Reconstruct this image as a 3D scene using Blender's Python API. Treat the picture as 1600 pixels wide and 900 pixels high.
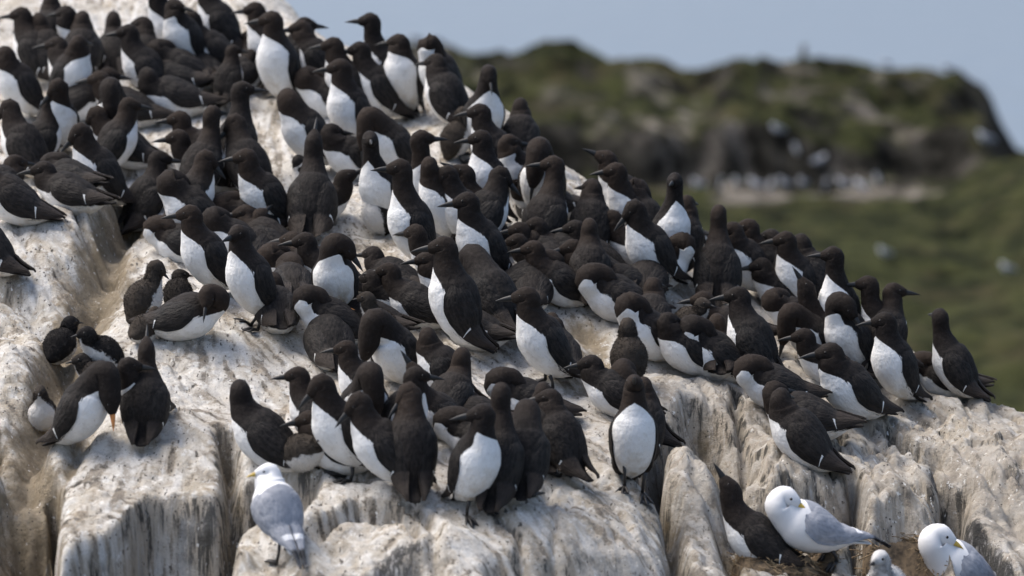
import bpy, math, random
import numpy as np
from mathutils import Vector

R = math.radians
for _o in list(bpy.data.objects):
    bpy.data.objects.remove(_o)
scene = bpy.context.scene
COL = scene.collection
random.seed(7)
RNG = np.random.default_rng(11)

# ------------------------------------------------------------------ camera
CAM_Z, PITCH, FPX = 26.0, 8.0, 5712.0
cam_data = bpy.data.cameras.new('camera')
cam_data.sensor_width = 36.0
cam_data.lens = 36.0 * FPX / 1600.0
cam_data.clip_start, cam_data.clip_end = 0.5, 60000.0
cam_data.dof.use_dof = True
cam_data.dof.focus_distance = 13.4
cam_data.dof.aperture_fstop = 2.1
cam = bpy.data.objects.new('camera', cam_data)
cam.location = (0, 0, CAM_Z)
cam.rotation_euler = (R(90 - PITCH), 0, 0)
COL.objects.link(cam)
scene.camera = cam

# ------------------------------------------------------------------ sky, sun, exposure
SUN_ELEV, SUN_AZ = 60.0, 163.0          # azimuth: 0 = right, 90 = away, 180 = left (as seen in the photograph)
world = bpy.data.worlds.new('World')
scene.world = world
world.use_nodes = True
wn, wl = world.node_tree.nodes, world.node_tree.links
sky = wn.new('ShaderNodeTexSky')
sky.sky_type = 'NISHITA'
sky.sun_disc = False
sky.sun_elevation = R(SUN_ELEV)
sky.sun_rotation = R(90 - SUN_AZ)
sky.air_density, sky.dust_density, sky.ozone_density = 1.0, 4.0, 1.0
bg = wn['Background']
bg.inputs['Strength'].default_value = 0.135
wl.new(sky.outputs[0], bg.inputs['Color'])
sun_data = bpy.data.lights.new('sun', 'SUN')
sun_data.energy = 2.0
sun_data.angle = R(38.0)
sun_data.color = (1.0, 0.95, 0.88)
sun = bpy.data.objects.new('sun', sun_data)
_sd = Vector((math.cos(R(SUN_ELEV)) * math.cos(R(SUN_AZ)), math.cos(R(SUN_ELEV)) * math.sin(R(SUN_AZ)), math.sin(R(SUN_ELEV))))
sun.rotation_euler = _sd.to_track_quat('Z', 'Y').to_euler()
sun.location = (-20, 20, 60)
COL.objects.link(sun)
scene.view_settings.view_transform = 'Standard'
scene.view_settings.look = 'None'
scene.view_settings.exposure = 0.82
scene.view_settings.gamma = 1.0
scene.render.engine = 'CYCLES'
scene.cycles.use_denoising = True

# ------------------------------------------------------------------ pixels to directions
_p = R(PITCH)
FWD = np.array([0, math.cos(_p), -math.sin(_p)])
UPV = np.array([0, math.sin(_p), math.cos(_p)])
RGT = np.array([1.0, 0, 0])
CAMP = np.array([0, 0, CAM_Z])
def at(px, py, D):
    """the point that lies D metres ahead of the camera in the direction of photo pixel (px, py)"""
    px, py, D = np.asarray(px, float), np.asarray(py, float), np.asarray(D, float)
    return CAMP + D[..., None] * (FWD + ((px - 800) / FPX)[..., None] * RGT - ((py - 450) / FPX)[..., None] * UPV)

# ------------------------------------------------------------------ numpy noise
def _hash(ix, iy, iz, seed):
    h = (ix * 374761393 + iy * 668265263 + iz * 2147483647 + seed * 1274126177) & 0xFFFFFFFF
    h = ((h ^ (h >> 13)) * 1274126177) & 0xFFFFFFFF
    h = ((h ^ (h >> 16)) * 2246822519) & 0xFFFFFFFF
    return ((h ^ (h >> 15)) & 0xFFFFFF) / float(0x7FFFFF) - 1.0
def vnoise(x, y, z=0.0, seed=0):
    x, y, z = np.broadcast_arrays(np.asarray(x, float), np.asarray(y, float), np.asarray(z, float))
    ix, iy, iz = np.floor(x).astype(np.int64), np.floor(y).astype(np.int64), np.floor(z).astype(np.int64)
    fx, fy, fz = x - ix, y - iy, z - iz
    fx, fy, fz = [f * f * f * (f * (f * 6 - 15) + 10) for f in (fx, fy, fz)]
    out = 0
    for dx in (0, 1):
        for dy in (0, 1):
            for dz in (0, 1):
                w = (fx if dx else 1 - fx) * (fy if dy else 1 - fy) * (fz if dz else 1 - fz)
                out = out + w * _hash(ix + dx, iy + dy, iz + dz, seed)
    return out
def fbm(x, y, z=0.0, seed=0, octs=4):
    a, s, o = 1.0, 0.0, 0.0
    for k in range(octs):
        o = o + a * vnoise(np.asarray(x) * 2 ** k, np.asarray(y) * 2 ** k, np.asarray(z) * 2 ** k, seed + k)
        s += a
        a *= 0.5
    return o / s
def sstep(a, b, x):
    t = np.clip((x - a) / (b - a), 0, 1)
    return t * t * (3 - 2 * t)

# ------------------------------------------------------------------ object helpers
def mesh_from(name, V, F, mat=None, smooth=True):
    me = bpy.data.meshes.new(name)
    V = np.ascontiguousarray(V, dtype=np.float32)
    if isinstance(F, np.ndarray) and F.ndim == 2:
        n, k = F.shape
        me.vertices.add(len(V)); me.vertices.foreach_set('co', V.ravel())
        me.loops.add(n * k); me.loops.foreach_set('vertex_index', np.ascontiguousarray(F, dtype=np.int32).ravel())
        me.polygons.add(n)
        me.polygons.foreach_set('loop_start', np.arange(0, n * k, k, dtype=np.int32))
        me.update(calc_edges=True)
        me.validate()
    else:
        me.from_pydata([tuple(v) for v in V], [], [tuple(f) for f in F])
        me.update()
    if smooth:
        me.polygons.foreach_set('use_smooth', np.ones(len(me.polygons), dtype=bool))
    if mat is not None:
        me.materials.append(mat)
    return me
def link(name, me, parent=None):
    o = bpy.data.objects.new(name, me)
    COL.objects.link(o)
    if parent is not None:
        o.parent = parent
    return o
def tag(o, label=None, cat=None, group=None, kind=None):
    if label: o['label'] = label
    if cat: o['category'] = cat
    if group: o['group'] = group
    if kind: o['kind'] = kind
    return o
def attr(me, name, vals, typ='FLOAT'):
    a = me.attributes.new(name, typ, 'POINT')
    v = np.ascontiguousarray(vals, dtype=np.float32).ravel()
    a.data.foreach_set('value' if typ == 'FLOAT' else 'vector', v)
def quad_grid(nu, nv, wrap=False):
    i = np.arange(nu - 1)[:, None]
    j = np.arange(nv if wrap else nv - 1)[None, :]
    j2 = (j + 1) % nv
    return np.stack(np.broadcast_arrays(i * nv + j, i * nv + j2, (i + 1) * nv + j2, (i + 1) * nv + j), -1).reshape(-1, 4)

# ------------------------------------------------------------------ material helper
class NT:
    """short-hand for building a node material"""
    def __init__(s, name):
        s.m = bpy.data.materials.new(name); s.m.use_nodes = True
        s.t = s.m.node_tree; s.n = s.t.nodes; s.l = s.t.links
        s.bsdf = s.n['Principled BSDF']
    def put(s, sock, v):
        if v is None: return
        if hasattr(v, 'is_output') or isinstance(v, bpy.types.NodeSocket): s.l.new(v, sock)
        elif isinstance(v, (tuple, list)):
            sock.default_value = tuple(v) + ((1.0,) if len(v) == 3 and len(sock.default_value) == 4 else ())
        else: sock.default_value = v
    def attr(s, name, out='Fac'):
        n = s.n.new('ShaderNodeAttribute'); n.attribute_name = name
        return n.outputs[out]
    def coord(s, which='Object'):
        return s.n.new('ShaderNodeTexCoord').outputs[which]
    def mapping(s, vec, scale=(1, 1, 1), loc=(0, 0, 0), rot=(0, 0, 0)):
        n = s.n.new('ShaderNodeMapping'); s.put(n.inputs['Vector'], vec)
        n.inputs['Scale'].default_value = scale; s.put(n.inputs['Location'], loc); n.inputs['Rotation'].default_value = rot
        return n.outputs[0]
    def noise(s, vec, scale, detail=4, rough=0.55, dist=0.0):
        n = s.n.new('ShaderNodeTexNoise'); s.put(n.inputs['Vector'], vec)
        n.inputs['Scale'].default_value = scale; n.inputs['Detail'].default_value = detail
        n.inputs['Roughness'].default_value = rough; n.inputs['Distortion'].default_value = dist
        return n.outputs['Fac']
    def vor(s, vec, scale, feature='F1', out='Distance'):
        n = s.n.new('ShaderNodeTexVoronoi'); n.feature = feature; s.put(n.inputs['Vector'], vec)
        n.inputs['Scale'].default_value = scale
        return n.outputs[out]
    def math(s, op, a, b=0.0, c=None):
        n = s.n.new('ShaderNodeMath'); n.operation = op
        s.put(n.inputs[0], a); s.put(n.inputs[1], b)
        if c is not None: s.put(n.inputs[2], c)
        return n.outputs[0]
    def ramp(s, fac, a, b, lo=0.0, hi=1.0):
        n = s.n.new('ShaderNodeMapRange'); n.interpolation_type = 'SMOOTHSTEP'
        s.put(n.inputs[0], fac)
        for k, v in zip((1, 2, 3, 4), (a, b, lo, hi)): n.inputs[k].default_value = v
        return n.outputs[0]
    def mix(s, fac, a, b):
        n = s.n.new('ShaderNodeMix'); n.data_type = 'RGBA'
        s.put(n.inputs[0], fac); s.put(n.inputs[6], a); s.put(n.inputs[7], b)
        return n.outputs[2]
    def bump(s, h, strength, dist=0.01, normal=None):
        n = s.n.new('ShaderNodeBump'); s.put(n.inputs['Height'], h)
        n.inputs['Strength'].default_value = strength; n.inputs['Distance'].default_value = dist
        if normal is not None: s.l.new(normal, n.inputs['Normal'])
        return n.outputs[0]
    def random(s):
        return s.n.new('ShaderNodeObjectInfo').outputs['Random']
    def done(s, color=None, rough=None, normal=None, **kw):
        s.put(s.bsdf.inputs['Base Color'], color)
        s.put(s.bsdf.inputs['Roughness'], rough)
        if normal is not None: s.l.new(normal, s.bsdf.inputs['Normal'])
        for k, v in kw.items(): s.put(s.bsdf.inputs[k.replace('_', ' ')], v)
        return s.m

# ------------------------------------------------------------------ materials
def m_rock(name='guano_rock'):
    t = NT(name); c = t.coord()
    big = t.noise(c, 2.4, 5, 0.62)
    med = t.noise(c, 11.0, 6, 0.7)
    fine = t.noise(c, 75.0, 5, 0.75)
    lic = t.attr('streak')                                                       # 0..1, drawn out along the fall line
    grain = t.math('ADD', lic, t.math('MULTIPLY', t.math('SUBTRACT', fine, 0.5), 0.5))
    st_face = t.noise(t.mapping(c, (30, 16, 2.2)), 1.0, 6, 0.72, 0.25)
    white = t.ramp(t.math('ADD', t.math('MULTIPLY', big, 0.7), t.math('ADD', t.math('MULTIPLY', lic, 0.3), t.math('MULTIPLY', med, 0.3))), 0.50, 0.74)
    col = t.mix(white, (0.435, 0.385, 0.31), (0.61, 0.585, 0.54))
    col = t.mix(t.ramp(med, 0.52, 0.62, 0, 0.65), col, (0.29, 0.25, 0.20))
    col = t.mix(t.ramp(grain, 0.56, 0.80, 0, 0.75), col, (0.70, 0.685, 0.65))
    col = t.mix(t.ramp(t.noise(t.mapping(c, (1, 1, 1), loc=(3, 1, 2)), 19, 6, 0.78), 0.555, 0.62, 0, 0.85), col, (0.74, 0.73, 0.70))
    col = t.mix(t.ramp(t.noise(t.mapping(c, (1, 1, 1), loc=(7, 4, 1)), 6.5, 5, 0.7), 0.56, 0.66, 0, 0.45), col, (0.42, 0.33, 0.22))
    col = t.mix(t.ramp(grain, 0.40, 0.24, 0, 0.75), col, (0.18, 0.152, 0.12))
    crk = t.math('MULTIPLY', t.ramp(grain, 0.30, 0.16), t.ramp(t.noise(c, 14, 4), 0.52, 0.62))
    col = t.mix(t.math('MULTIPLY', crk, 0.9), col, (0.06, 0.052, 0.045))
    g2 = t.noise(c, 160, 4, 0.8)
    col = t.mix(t.ramp(g2, 0.52, 0.66, 0, 0.5), col, (0.22, 0.19, 0.155))
    col = t.mix(t.ramp(g2, 0.46, 0.34, 0, 0.5), col, (0.66, 0.65, 0.62))
    dash = t.noise(t.mapping(c, (62, 20, 40), rot=(0, 0, R(24))), 1.0, 3, 0.6)
    col = t.mix(t.math('MULTIPLY', t.ramp(dash, 0.63, 0.67), 0.9), col, (0.075, 0.066, 0.058))
    bare = t.attr('bare')
    col = t.mix(t.math('MULTIPLY', bare, t.ramp(t.math('ADD', big, t.math('MULTIPLY', med, 0.5)), 0.55, 0.9, 0.2, 0.85)), col, t.mix(g2, (0.21, 0.185, 0.155), (0.47, 0.425, 0.36)))
    # steep faces: tan wash with black and white run-off streaks
    steep = t.attr('steep')
    face = t.mix(t.ramp(st_face, 0.42, 0.53), (0.045, 0.043, 0.038), (0.42, 0.37, 0.30))
    face = t.mix(t.ramp(st_face, 0.56, 0.66), face, (0.60, 0.57, 0.52))
    stm = t.math('MULTIPLY', t.ramp(steep, 0.34, 0.58), t.ramp(t.noise(c, 2.6, 3), 0.40, 0.54, 0.08, 0.88))
    col = t.mix(stm, col, face)
    # mud, old nest litter
    mud = t.attr('mud')
    mudc = t.mix(t.noise(c, 38, 5, 0.7), (0.10, 0.077, 0.05), (0.36, 0.295, 0.20))
    col = t.mix(t.ramp(t.math('ADD', mud, t.math('MULTIPLY', t.math('SUBTRACT', med, 0.5), 1.6)), 0.38, 0.85, 0, 0.88), col, mudc)
    # droppings and pebbly dark specks
    sp = t.vor(t.mapping(c, (1, 1, 1), rot=(0.3, 0.2, 0.1)), 42)
    col = t.mix(t.math('MULTIPLY', t.ramp(sp, 0.10, 0.19, 1, 0), t.ramp(t.noise(c, 7, 2), 0.48, 0.58)), col, (0.07, 0.06, 0.052))
    spl = t.noise(t.mapping(c, (1, 1, 0.6), rot=(1.3, 0.7, 0.4)), 48, 4, 0.6)
    col = t.mix(t.math('MULTIPLY', t.ramp(spl, 0.63, 0.68), t.ramp(t.noise(c, 4, 2), 0.44, 0.56)), col, (0.72, 0.71, 0.68))
    # black patches along set lines, broken up by paler streaks
    dark_patch = t.math('ADD', t.attr('dark_patch'), t.math('MULTIPLY', t.math('SUBTRACT', st_face, 0.5), 1.5))
    col = t.mix(t.ramp(dark_patch, 0.45, 0.75, 0, 0.93), col, t.mix(t.ramp(st_face, 0.55, 0.7), (0.030, 0.031, 0.032), (0.34, 0.33, 0.32)))
    hgt = t.math('ADD', t.math('MULTIPLY', med, 0.9), t.math('ADD', t.math('MULTIPLY', fine, 0.55), t.math('ADD', t.math('MULTIPLY', g2, 0.18), t.math('MULTIPLY', lic, 0.25))))
    return t.done(col, 0.95, t.bump(hgt, 0.9, 0.026), Specular_IOR_Level=0.2)

def m_guillemot():
    t = NT('guillemot_plumage'); c = t.coord()
    wf = t.attr('white'); hd = t.attr('head')
    streak = t.noise(t.mapping(t.attr('tp', 'Vector'), (38, 46, 1)), 1.0, 4, 0.75)
    f = t.math('ADD', wf, t.math('MULTIPLY', t.math('SUBTRACT', streak, 0.53), t.attr('edge')))
    w = t.ramp(f, -0.04, 0.06)
    rnd = t.random()
    fe = t.noise(c, 70, 3, 0.6)
    dark = t.mix(rnd, (0.0078, 0.0072, 0.0072), (0.0125, 0.0100, 0.0088))
    dark = t.mix(hd, dark, t.mix(rnd, (0.0105, 0.0075, 0.0062), (0.022, 0.0142, 0.0098)))
    fs = t.vor(t.mapping(t.attr('tp', 'Vector'), (36, 22, 1)), 1.0)
    dark = t.mix(t.ramp(fe, 0.48, 0.70, 0, 0.5), dark, (0.029, 0.024, 0.0215))
    dark = t.mix(t.math('MULTIPLY', t.ramp(fs, 0.40, 0.75, 0, 0.35), t.math('SUBTRACT', 1.0, hd)), dark, (0.037, 0.031, 0.028))
    dark = t.mix(t.ramp(t.noise(c, 190, 3, 0.7), 0.5, 0.68, 0, 0.5), dark, (0.006, 0.005, 0.005))
    pale = t.mix(t.ramp(t.noise(c, 18, 5, 0.7), 0.46, 0.70, 0, 0.55), (0.76, 0.76, 0.75), (0.55, 0.535, 0.50))
    pale = t.mix(t.ramp(t.noise(t.mapping(t.attr('tp', 'Vector'), (90, 40, 1)), 1.0, 4, 0.75), 0.56, 0.68, 0, 0.4), pale, (0.36, 0.34, 0.32))
    soil = t.math('MULTIPLY', t.attr('soil'), t.ramp(t.noise(c, 22, 3), 0.35, 0.65))
    pale = t.mix(soil, pale, (0.36, 0.27, 0.15))
    h = t.math('ADD', t.math('ADD', t.math('MULTIPLY', fe, 0.8), t.math('MULTIPLY', t.math('MULTIPLY', fs, -0.45), t.math('SUBTRACT', 1.0, hd))), t.math('ADD', t.math('MULTIPLY', streak, 0.5), t.math('MULTIPLY', t.noise(c, 24, 3), 1.2)))
    return t.done(t.mix(w, dark, pale), 0.8, t.bump(h, 0.6, 0.008), Specular_IOR_Level=0.2)

def m_wing():
    t = NT('guillemot_wing_feathers'); c = t.coord()
    tv = t.attr('tv', 'Vector')
    sep = t.n.new('ShaderNodeSeparateXYZ'); t.l.new(tv, sep.inputs[0])
    u, v = sep.outputs[0], sep.outputs[1]
    rnd = t.random()
    # the white tips of the secondaries: a thin bar across the folded wing
    line = t.math('ABSOLUTE', t.math('SUBTRACT', u, t.math('MULTIPLY_ADD', v, 0.04, 0.088)))
    thick = t.math('MULTIPLY_ADD', t.math('MULTIPLY', v, v), 0.020, 0.0007)
    bar = t.math('MULTIPLY', t.math('LESS_THAN', line, thick), t.math('MULTIPLY', t.math('GREATER_THAN', v, 0.05), t.math('LESS_THAN', v, t.math('MULTIPLY_ADD', rnd, 0.12, 0.34))))
    feath = t.noise(t.mapping(tv, (60, 26, 1)), 1.0, 3, 0.6)
    rows = t.math('SINE', t.math('MULTIPLY_ADD', feath, 5.0, t.math('MULTIPLY', u, 330.0)))
    dark = t.mix(rnd, (0.0078, 0.0074, 0.0076), (0.0122, 0.0102, 0.0092))
    dark = t.mix(t.ramp(t.noise(c, 45, 4, 0.7), 0.48, 0.70, 0, 0.5), dark, (0.032, 0.026, 0.0225))
    fs = t.vor(t.mapping(tv, (30, 13, 1)), 1.0)
    dark = t.mix(t.ramp(fs, 0.40, 0.75, 0, 0.4), dark, (0.040, 0.034, 0.030))
    dark = t.mix(t.ramp(u, 0.085, 0.105, 0.55, 0), dark, (0.040, 0.030, 0.024))
    dark = t.mix(t.ramp(t.noise(t.mapping(tv, (220, 34, 1)), 1.0, 3, 0.7), 0.52, 0.66, 0, 0.6), dark, (0.006, 0.005, 0.005))
    col = t.mix(bar, dark, (0.72, 0.72, 0.70))
    return t.done(col, 0.68, t.bump(t.math('ADD', t.math('MULTIPLY', fs, -0.6), t.math('ADD', feath, t.noise(c, 60, 3))), 0.7, 0.007), Specular_IOR_Level=0.2)

def m_plain(name, col, rough=0.6, scale=60, amt=0.3, bump=0.2, col2=None):
    t = NT(name); c = t.coord(); n = t.noise(c, scale, 3)
    c2 = col2 or tuple(x * (1 - amt) for x in col)
    return t.done(t.mix(t.ramp(n, 0.35, 0.7), col, c2), rough, t.bump(n, bump, 0.004))

def m_chick():
    t = NT('chick_down'); c = t.coord()
    wf = t.attr('white')
    n = t.noise(c, 55, 4, 0.7)
    w = t.ramp(t.math('ADD', wf, t.math('MULTIPLY', t.math('SUBTRACT', n, 0.5), 0.9)), -0.1, 0.12)
    dark = t.mix(t.random(), (0.014, 0.013, 0.013), (0.048, 0.040, 0.033))
    dark = t.mix(t.ramp(n, 0.5, 0.8, 0, 0.6), dark, (0.085, 0.075, 0.066))
    return t.done(t.mix(w, dark, (0.58, 0.56, 0.53)), 0.95, t.bump(n, 0.8, 0.008), Specular_IOR_Level=0.1)

def m_kittiwake():
    t = NT('kittiwake_plumage'); c = t.coord()
    g = t.ramp(t.attr('grey'), -0.05, 0.08)
    n = t.noise(c, 40, 3)
    white = t.mix(t.ramp(n, 0.5, 0.8, 0, 0.3), (0.68, 0.68, 0.685), (0.60, 0.60, 0.61))
    grey = t.mix(t.ramp(n, 0.35, 0.7), (0.27, 0.285, 0.32), (0.21, 0.225, 0.26))
    return t.done(t.mix(g, white, grey), 0.7, t.bump(n, 0.2, 0.005), Specular_IOR_Level=0.3)

def m_kwing():
    t = NT('kittiwake_wing_feathers'); c = t.coord()
    tv = t.attr('tv', 'Vector')
    sep = t.n.new('ShaderNodeSeparateXYZ'); t.l.new(tv, sep.inputs[0])
    u, v = sep.outputs[0], sep.outputs[1]
    n = t.noise(t.mapping(tv, (50, 16, 1)), 1.0, 3)
    grey = t.mix(t.ramp(n, 0.35, 0.7), (0.27, 0.285, 0.32), (0.20, 0.215, 0.25))
    wh = t.ramp(t.math('ABSOLUTE', t.math('SUBTRACT', u, 0.052)), 0.010, 0.014, 1, 0)
    col = t.mix(t.math('MULTIPLY', wh, t.ramp(v, 0.35, 0.5)), grey, (0.76, 0.76, 0.76))
    tip = t.ramp(u, -0.012, 0.004, 1, 0)
    col = t.mix(tip, col, (0.012, 0.012, 0.014))
    fs = t.vor(t.mapping(tv, (34, 7, 1)), 1.0)
    col = t.mix(t.ramp(fs, 0.42, 0.75, 0, 0.25), col, (0.45, 0.46, 0.49))
    return t.done(col, 0.7, t.bump(t.math('SUBTRACT', n, fs), 0.5, 0.006), Specular_IOR_Level=0.2)

M = dict(rock=m_rock(), bird=m_guillemot(), wing=m_wing(), chick=m_chick(), kitti=m_kittiwake(), kwing=m_kwing(),
         bill=m_plain('dark_bill', (0.010, 0.010, 0.010), 0.55, 80), orange=m_plain('orange_bill', (0.55, 0.22, 0.06), 0.45),
         yellow=m_plain('yellow_bill', (0.62, 0.42, 0.07), 0.42), foot=m_plain('dark_webbed_foot', (0.022, 0.02, 0.019), 0.5, 90),
         eye=m_plain('dark_eye', (0.008, 0.006, 0.005), 0.12), bridle=m_plain('white_bridle', (0.7, 0.7, 0.68), 0.7),
         grey_down=m_plain('pale_grey_down', (0.52, 0.51, 0.50), 0.95, 40, 0.5, 0.8, (0.25, 0.24, 0.23)))

# ================================================================== the bird rock
# depths along the slope were read from the size of the birds standing on it
_PY = [-120, -60, 0, 100, 200, 300, 400, 500, 600, 700, 800, 900, 980]
_PD = [18.9, 18.25, 17.7, 16.8, 15.9, 15.1, 14.4, 13.75, 13.1, 12.5, 12.0, 11.6, 11.35]
_RX = [300, 450, 560, 700, 800, 900, 1000, 1100, 1200, 1300, 1400, 1500, 1600, 1750]
_RY = [-90, 45, 95, 135, 232, 305, 355, 410, 452, 500, 560, 614, 657, 720]
def depth_at(px, py):
    d = np.interp(py, _PY, _PD)
    return d + np.clip((px - 700) / 900, 0, 1.3) * 1.15 * np.clip((py - 60) / 350, 0, 1)
def ridge(px): return np.interp(px, _RX, _RY)
_cp = []
for px in range(-260, 1860, 130):
    for py in (-110, -50, 20, 100, 180, 260, 340, 420, 500, 580, 660, 740, 820, 900, 970):
        if px > 300 and py < ridge(px) + 18: continue
        if px <= 300 or py >= ridge(px) + 18:
            _cp.append(at(px, py, depth_at(px, py)))
for px in range(320, 1860, 70):
    q = at(px, ridge(px), depth_at(px, ridge(px)))
    _cp.append(q)
    _cp.append(q + np.array([0.22, 0.55, -0.16]))
    _cp.append(q + np.array([0.5, 1.3, -0.75]))
    _cp.append(q + np.array([0.9, 2.8, -2.4]))
_cp = np.array(_cp)
_n = len(_cp)
def _tps(r2): return np.where(r2 > 1e-12, 0.5 * r2 * np.log(np.maximum(r2, 1e-12)), 0)
_d2 = ((_cp[:, None, :2] - _cp[None, :, :2]) ** 2).sum(-1)
_A = np.zeros((_n + 3, _n + 3))
_A[:_n, :_n] = _tps(_d2) + np.eye(_n) * 0.004
_A[:_n, _n] = 1; _A[:_n, _n + 1:] = _cp[:, :2]; _A[_n:, :_n] = _A[:_n, _n:].T
_W = np.linalg.solve(_A, np.r_[_cp[:, 2], 0, 0, 0])
def base_z(x, y):
    x, y = np.asarray(x, float), np.asarray(y, float)
    sh = x.shape; x = x.ravel(); y = y.ravel(); out = np.empty(len(x))
    for i in range(0, len(x), 40000):
        xs, ys = x[i:i + 40000], y[i:i + 40000]
        r2 = (xs[:, None] - _cp[None, :, 0]) ** 2 + (ys[:, None] - _cp[None, :, 1]) ** 2
        out[i:i + 40000] = _tps(r2) @ _W[:_n] + _W[_n] + _W[_n + 1] * xs + _W[_n + 2] * ys
    return out.reshape(sh)
# coarse table of the smooth slope for quick look-ups
_bx = np.arange(-5.0, 5.01, 0.08); _by = np.arange(10.4, 27.01, 0.08)
_BZ = base_z(*np.meshgrid(_bx, _by, indexing='ij'))
def bilin(gx, gy, Z, x, y):
    x = np.clip(x, gx[0], gx[-1] - 1e-6); y = np.clip(y, gy[0], gy[-1] - 1e-6)
    i = np.clip(np.searchsorted(gx, x, 'right') - 1, 0, len(gx) - 2); j = np.clip(np.searchsorted(gy, y, 'right') - 1, 0, len(gy) - 2)
    u = (x - gx[i]) / (gx[i + 1] - gx[i]); v = (y - gy[j]) / (gy[j + 1] - gy[j])
    return (Z[i, j] * (1 - u) * (1 - v) + Z[i + 1, j] * u * (1 - v) + Z[i, j + 1] * (1 - u) * v + Z[i + 1, j + 1] * u * v)
_DS = np.arange(10.6, 24.0, 0.02)
def hit(px, py, Z=None):
    """where the view line of a pixel meets the smooth slope (or the finished rock)"""
    P = at(np.full(len(_DS), float(px)), np.full(len(_DS), float(py)), _DS)
    g = P[:, 2] - (bilin(_bx, _by, _BZ, P[:, 0], P[:, 1]) if Z is None else Z(P[:, 0], P[:, 1]))
    k = np.where(g <= 0)[0]
    return P[k[0]] if len(k) else P[int(np.argmin(np.abs(g)))]
def poly_xy(pts): return np.array([hit(*p)[:2] for p in pts])
def dist_poly(x, y, pl):
    best = np.full(x.shape, 1e9)
    for (ax, ay), (bx, by) in zip(pl[:-1], pl[1:]):
        vx, vy = bx - ax, by - ay
        t = np.clip(((x - ax) * vx + (y - ay) * vy) / (vx * vx + vy * vy + 1e-12), 0, 1)
        best = np.minimum(best, np.hypot(x - ax - t * vx, y - ay - t * vy))
    return best
# joints and gullies in the rock: photo polyline, width, depth, muddiness
CRACKS = [
    ([(205, 330), (190, 370), (165, 410), (142, 470), (128, 520), (102, 580), (76, 640), (52, 700), (40, 780), (26, 900)], 0.085, 0.19, 1.0),
    ([(-10, 478), (50, 498), (92, 530), (112, 575)], 0.03, 0.06, 0.3),
    ([(92, 352), (118, 398), (150, 426), (166, 440)], 0.022, 0.07, 0.5),
    ([(30, 420), (70, 480), (110, 505)], 0.015, 0.02, 0.0),
    ([(0, 680), (20, 740), (18, 830), (22, 905)], 0.03, 0.12, 0.8),
    ([(58, 775), (60, 840), (60, 910)], 0.014, 0.28, 0.4), ([(80, 730), (80, 800), (78, 910)], 0.016, 0.36, 0.5),
    ([(190, 598), (262, 596), (330, 612), (400, 642)], 0.02, 0.022, 0.1), ([(200, 560), (240, 545), (330, 560), (430, 545)], 0.02, 0.016, 0.0),
    ([(150, 520), (190, 470), (215, 430), (225, 395)], 0.03, 0.03, 0.2), ([(120, 640), (150, 690), (110, 730)], 0.04, 0.06, 0.7),
    ([(352, 690), (368, 740), (356, 800), (346, 905)], 0.03, 0.24, 0.6), ([(455, 720), (505, 745), (560, 755)], 0.03, 0.03, 0.5),
    ([(640, 790), (670, 830), (690, 905)], 0.018, 0.05, 0.35), ([(760, 860), (800, 880), (830, 905)], 0.014, 0.025, 0.2),
    ([(862, 770), (868, 830), (856, 905)], 0.013, 0.03, 0.3), ([(900, 790), (960, 840), (975, 905)], 0.011, 0.02, 0.2),
    ([(1040, 650), (1020, 700), (1040, 760), (1052, 830), (1062, 910)], 0.030, 0.30, 0.6),
    ([(1092, 640), (1125, 700), (1140, 760), (1146, 860)], 0.05, 0.15, 0.6), ([(1085, 590), (1110, 640), (1120, 690)], 0.016, 0.035, 0.1),
    ([(1160, 610), (1150, 660), (1165, 720)], 0.02, 0.10, 0.1), ([(1215, 745), (1217, 800)], 0.012, 0.05, 0.2),
    ([(1338, 745), (1334, 800), (1338, 880)], 0.022, 0.26, 0.3), ([(1375, 650), (1420, 690), (1478, 740), (1500, 800)], 0.02, 0.11, 0.15),
    ([(1476, 742), (1492, 790), (1530, 835), (1566, 905)], 0.05, 0.28, 0.2), ([(1300, 690), (1380, 742), (1440, 790)], 0.018, 0.03, 0.1),
    ([(1500, 650), (1545, 700), (1600, 740)], 0.02, 0.035, 0.1), ([(1420, 630), (1480, 690), (1560, 780), (1620, 850)], 0.02, 0.04, 0.1),
    ([(905, 505), (930, 560), (915, 600)], 0.06, 0.05, 0.9), ([(850, 640), (900, 700), (930, 760)], 0.04, 0.03, 0.3),
    ([(520, 240), (600, 170), (740, 160)], 0.10, 0.03, 0.5), ([(560, 330), (600, 380)], 0.06, 0.04, 0.1),
]
# steep faces that look towards the camera: edge polyline in the photo, drop, run
DROPS = [
    ([(78, 905), (90, 872), (122, 850), (180, 826), (214, 792), (242, 778), (300, 772), (352, 776)], 0.75, 0.20),
    ([(372, 752), (420, 742), (470, 748)], 0.20, 0.09), ([(360, 890), (430, 884), (500, 889), (600, 884), (660, 874)], 0.5, 0.18),
    ([(510, 812), (545, 786), (620, 790), (655, 822)], 0.10, 0.05),
    ([(1000, 640), (1060, 620), (1120, 640), (1180, 668)], 0.13, 0.20), ([(1165, 742), (1240, 748), (1330, 752)], 0.17, 0.10),
    ([(1345, 800), (1400, 792), (1460, 830)], 0.22, 0.14), ([(1490, 800), (1540, 850), (1580, 890)], 0.3, 0.15), ([(1400, 690), (1450, 688), (1480, 715)], 0.08, 0.08),
    ([(0, 735), (40, 750), (76, 742)], 0.18, 0.15), ([(770, 862), (860, 872), (960, 868), (1040, 880)], 0.2, 0.25),
]
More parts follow.
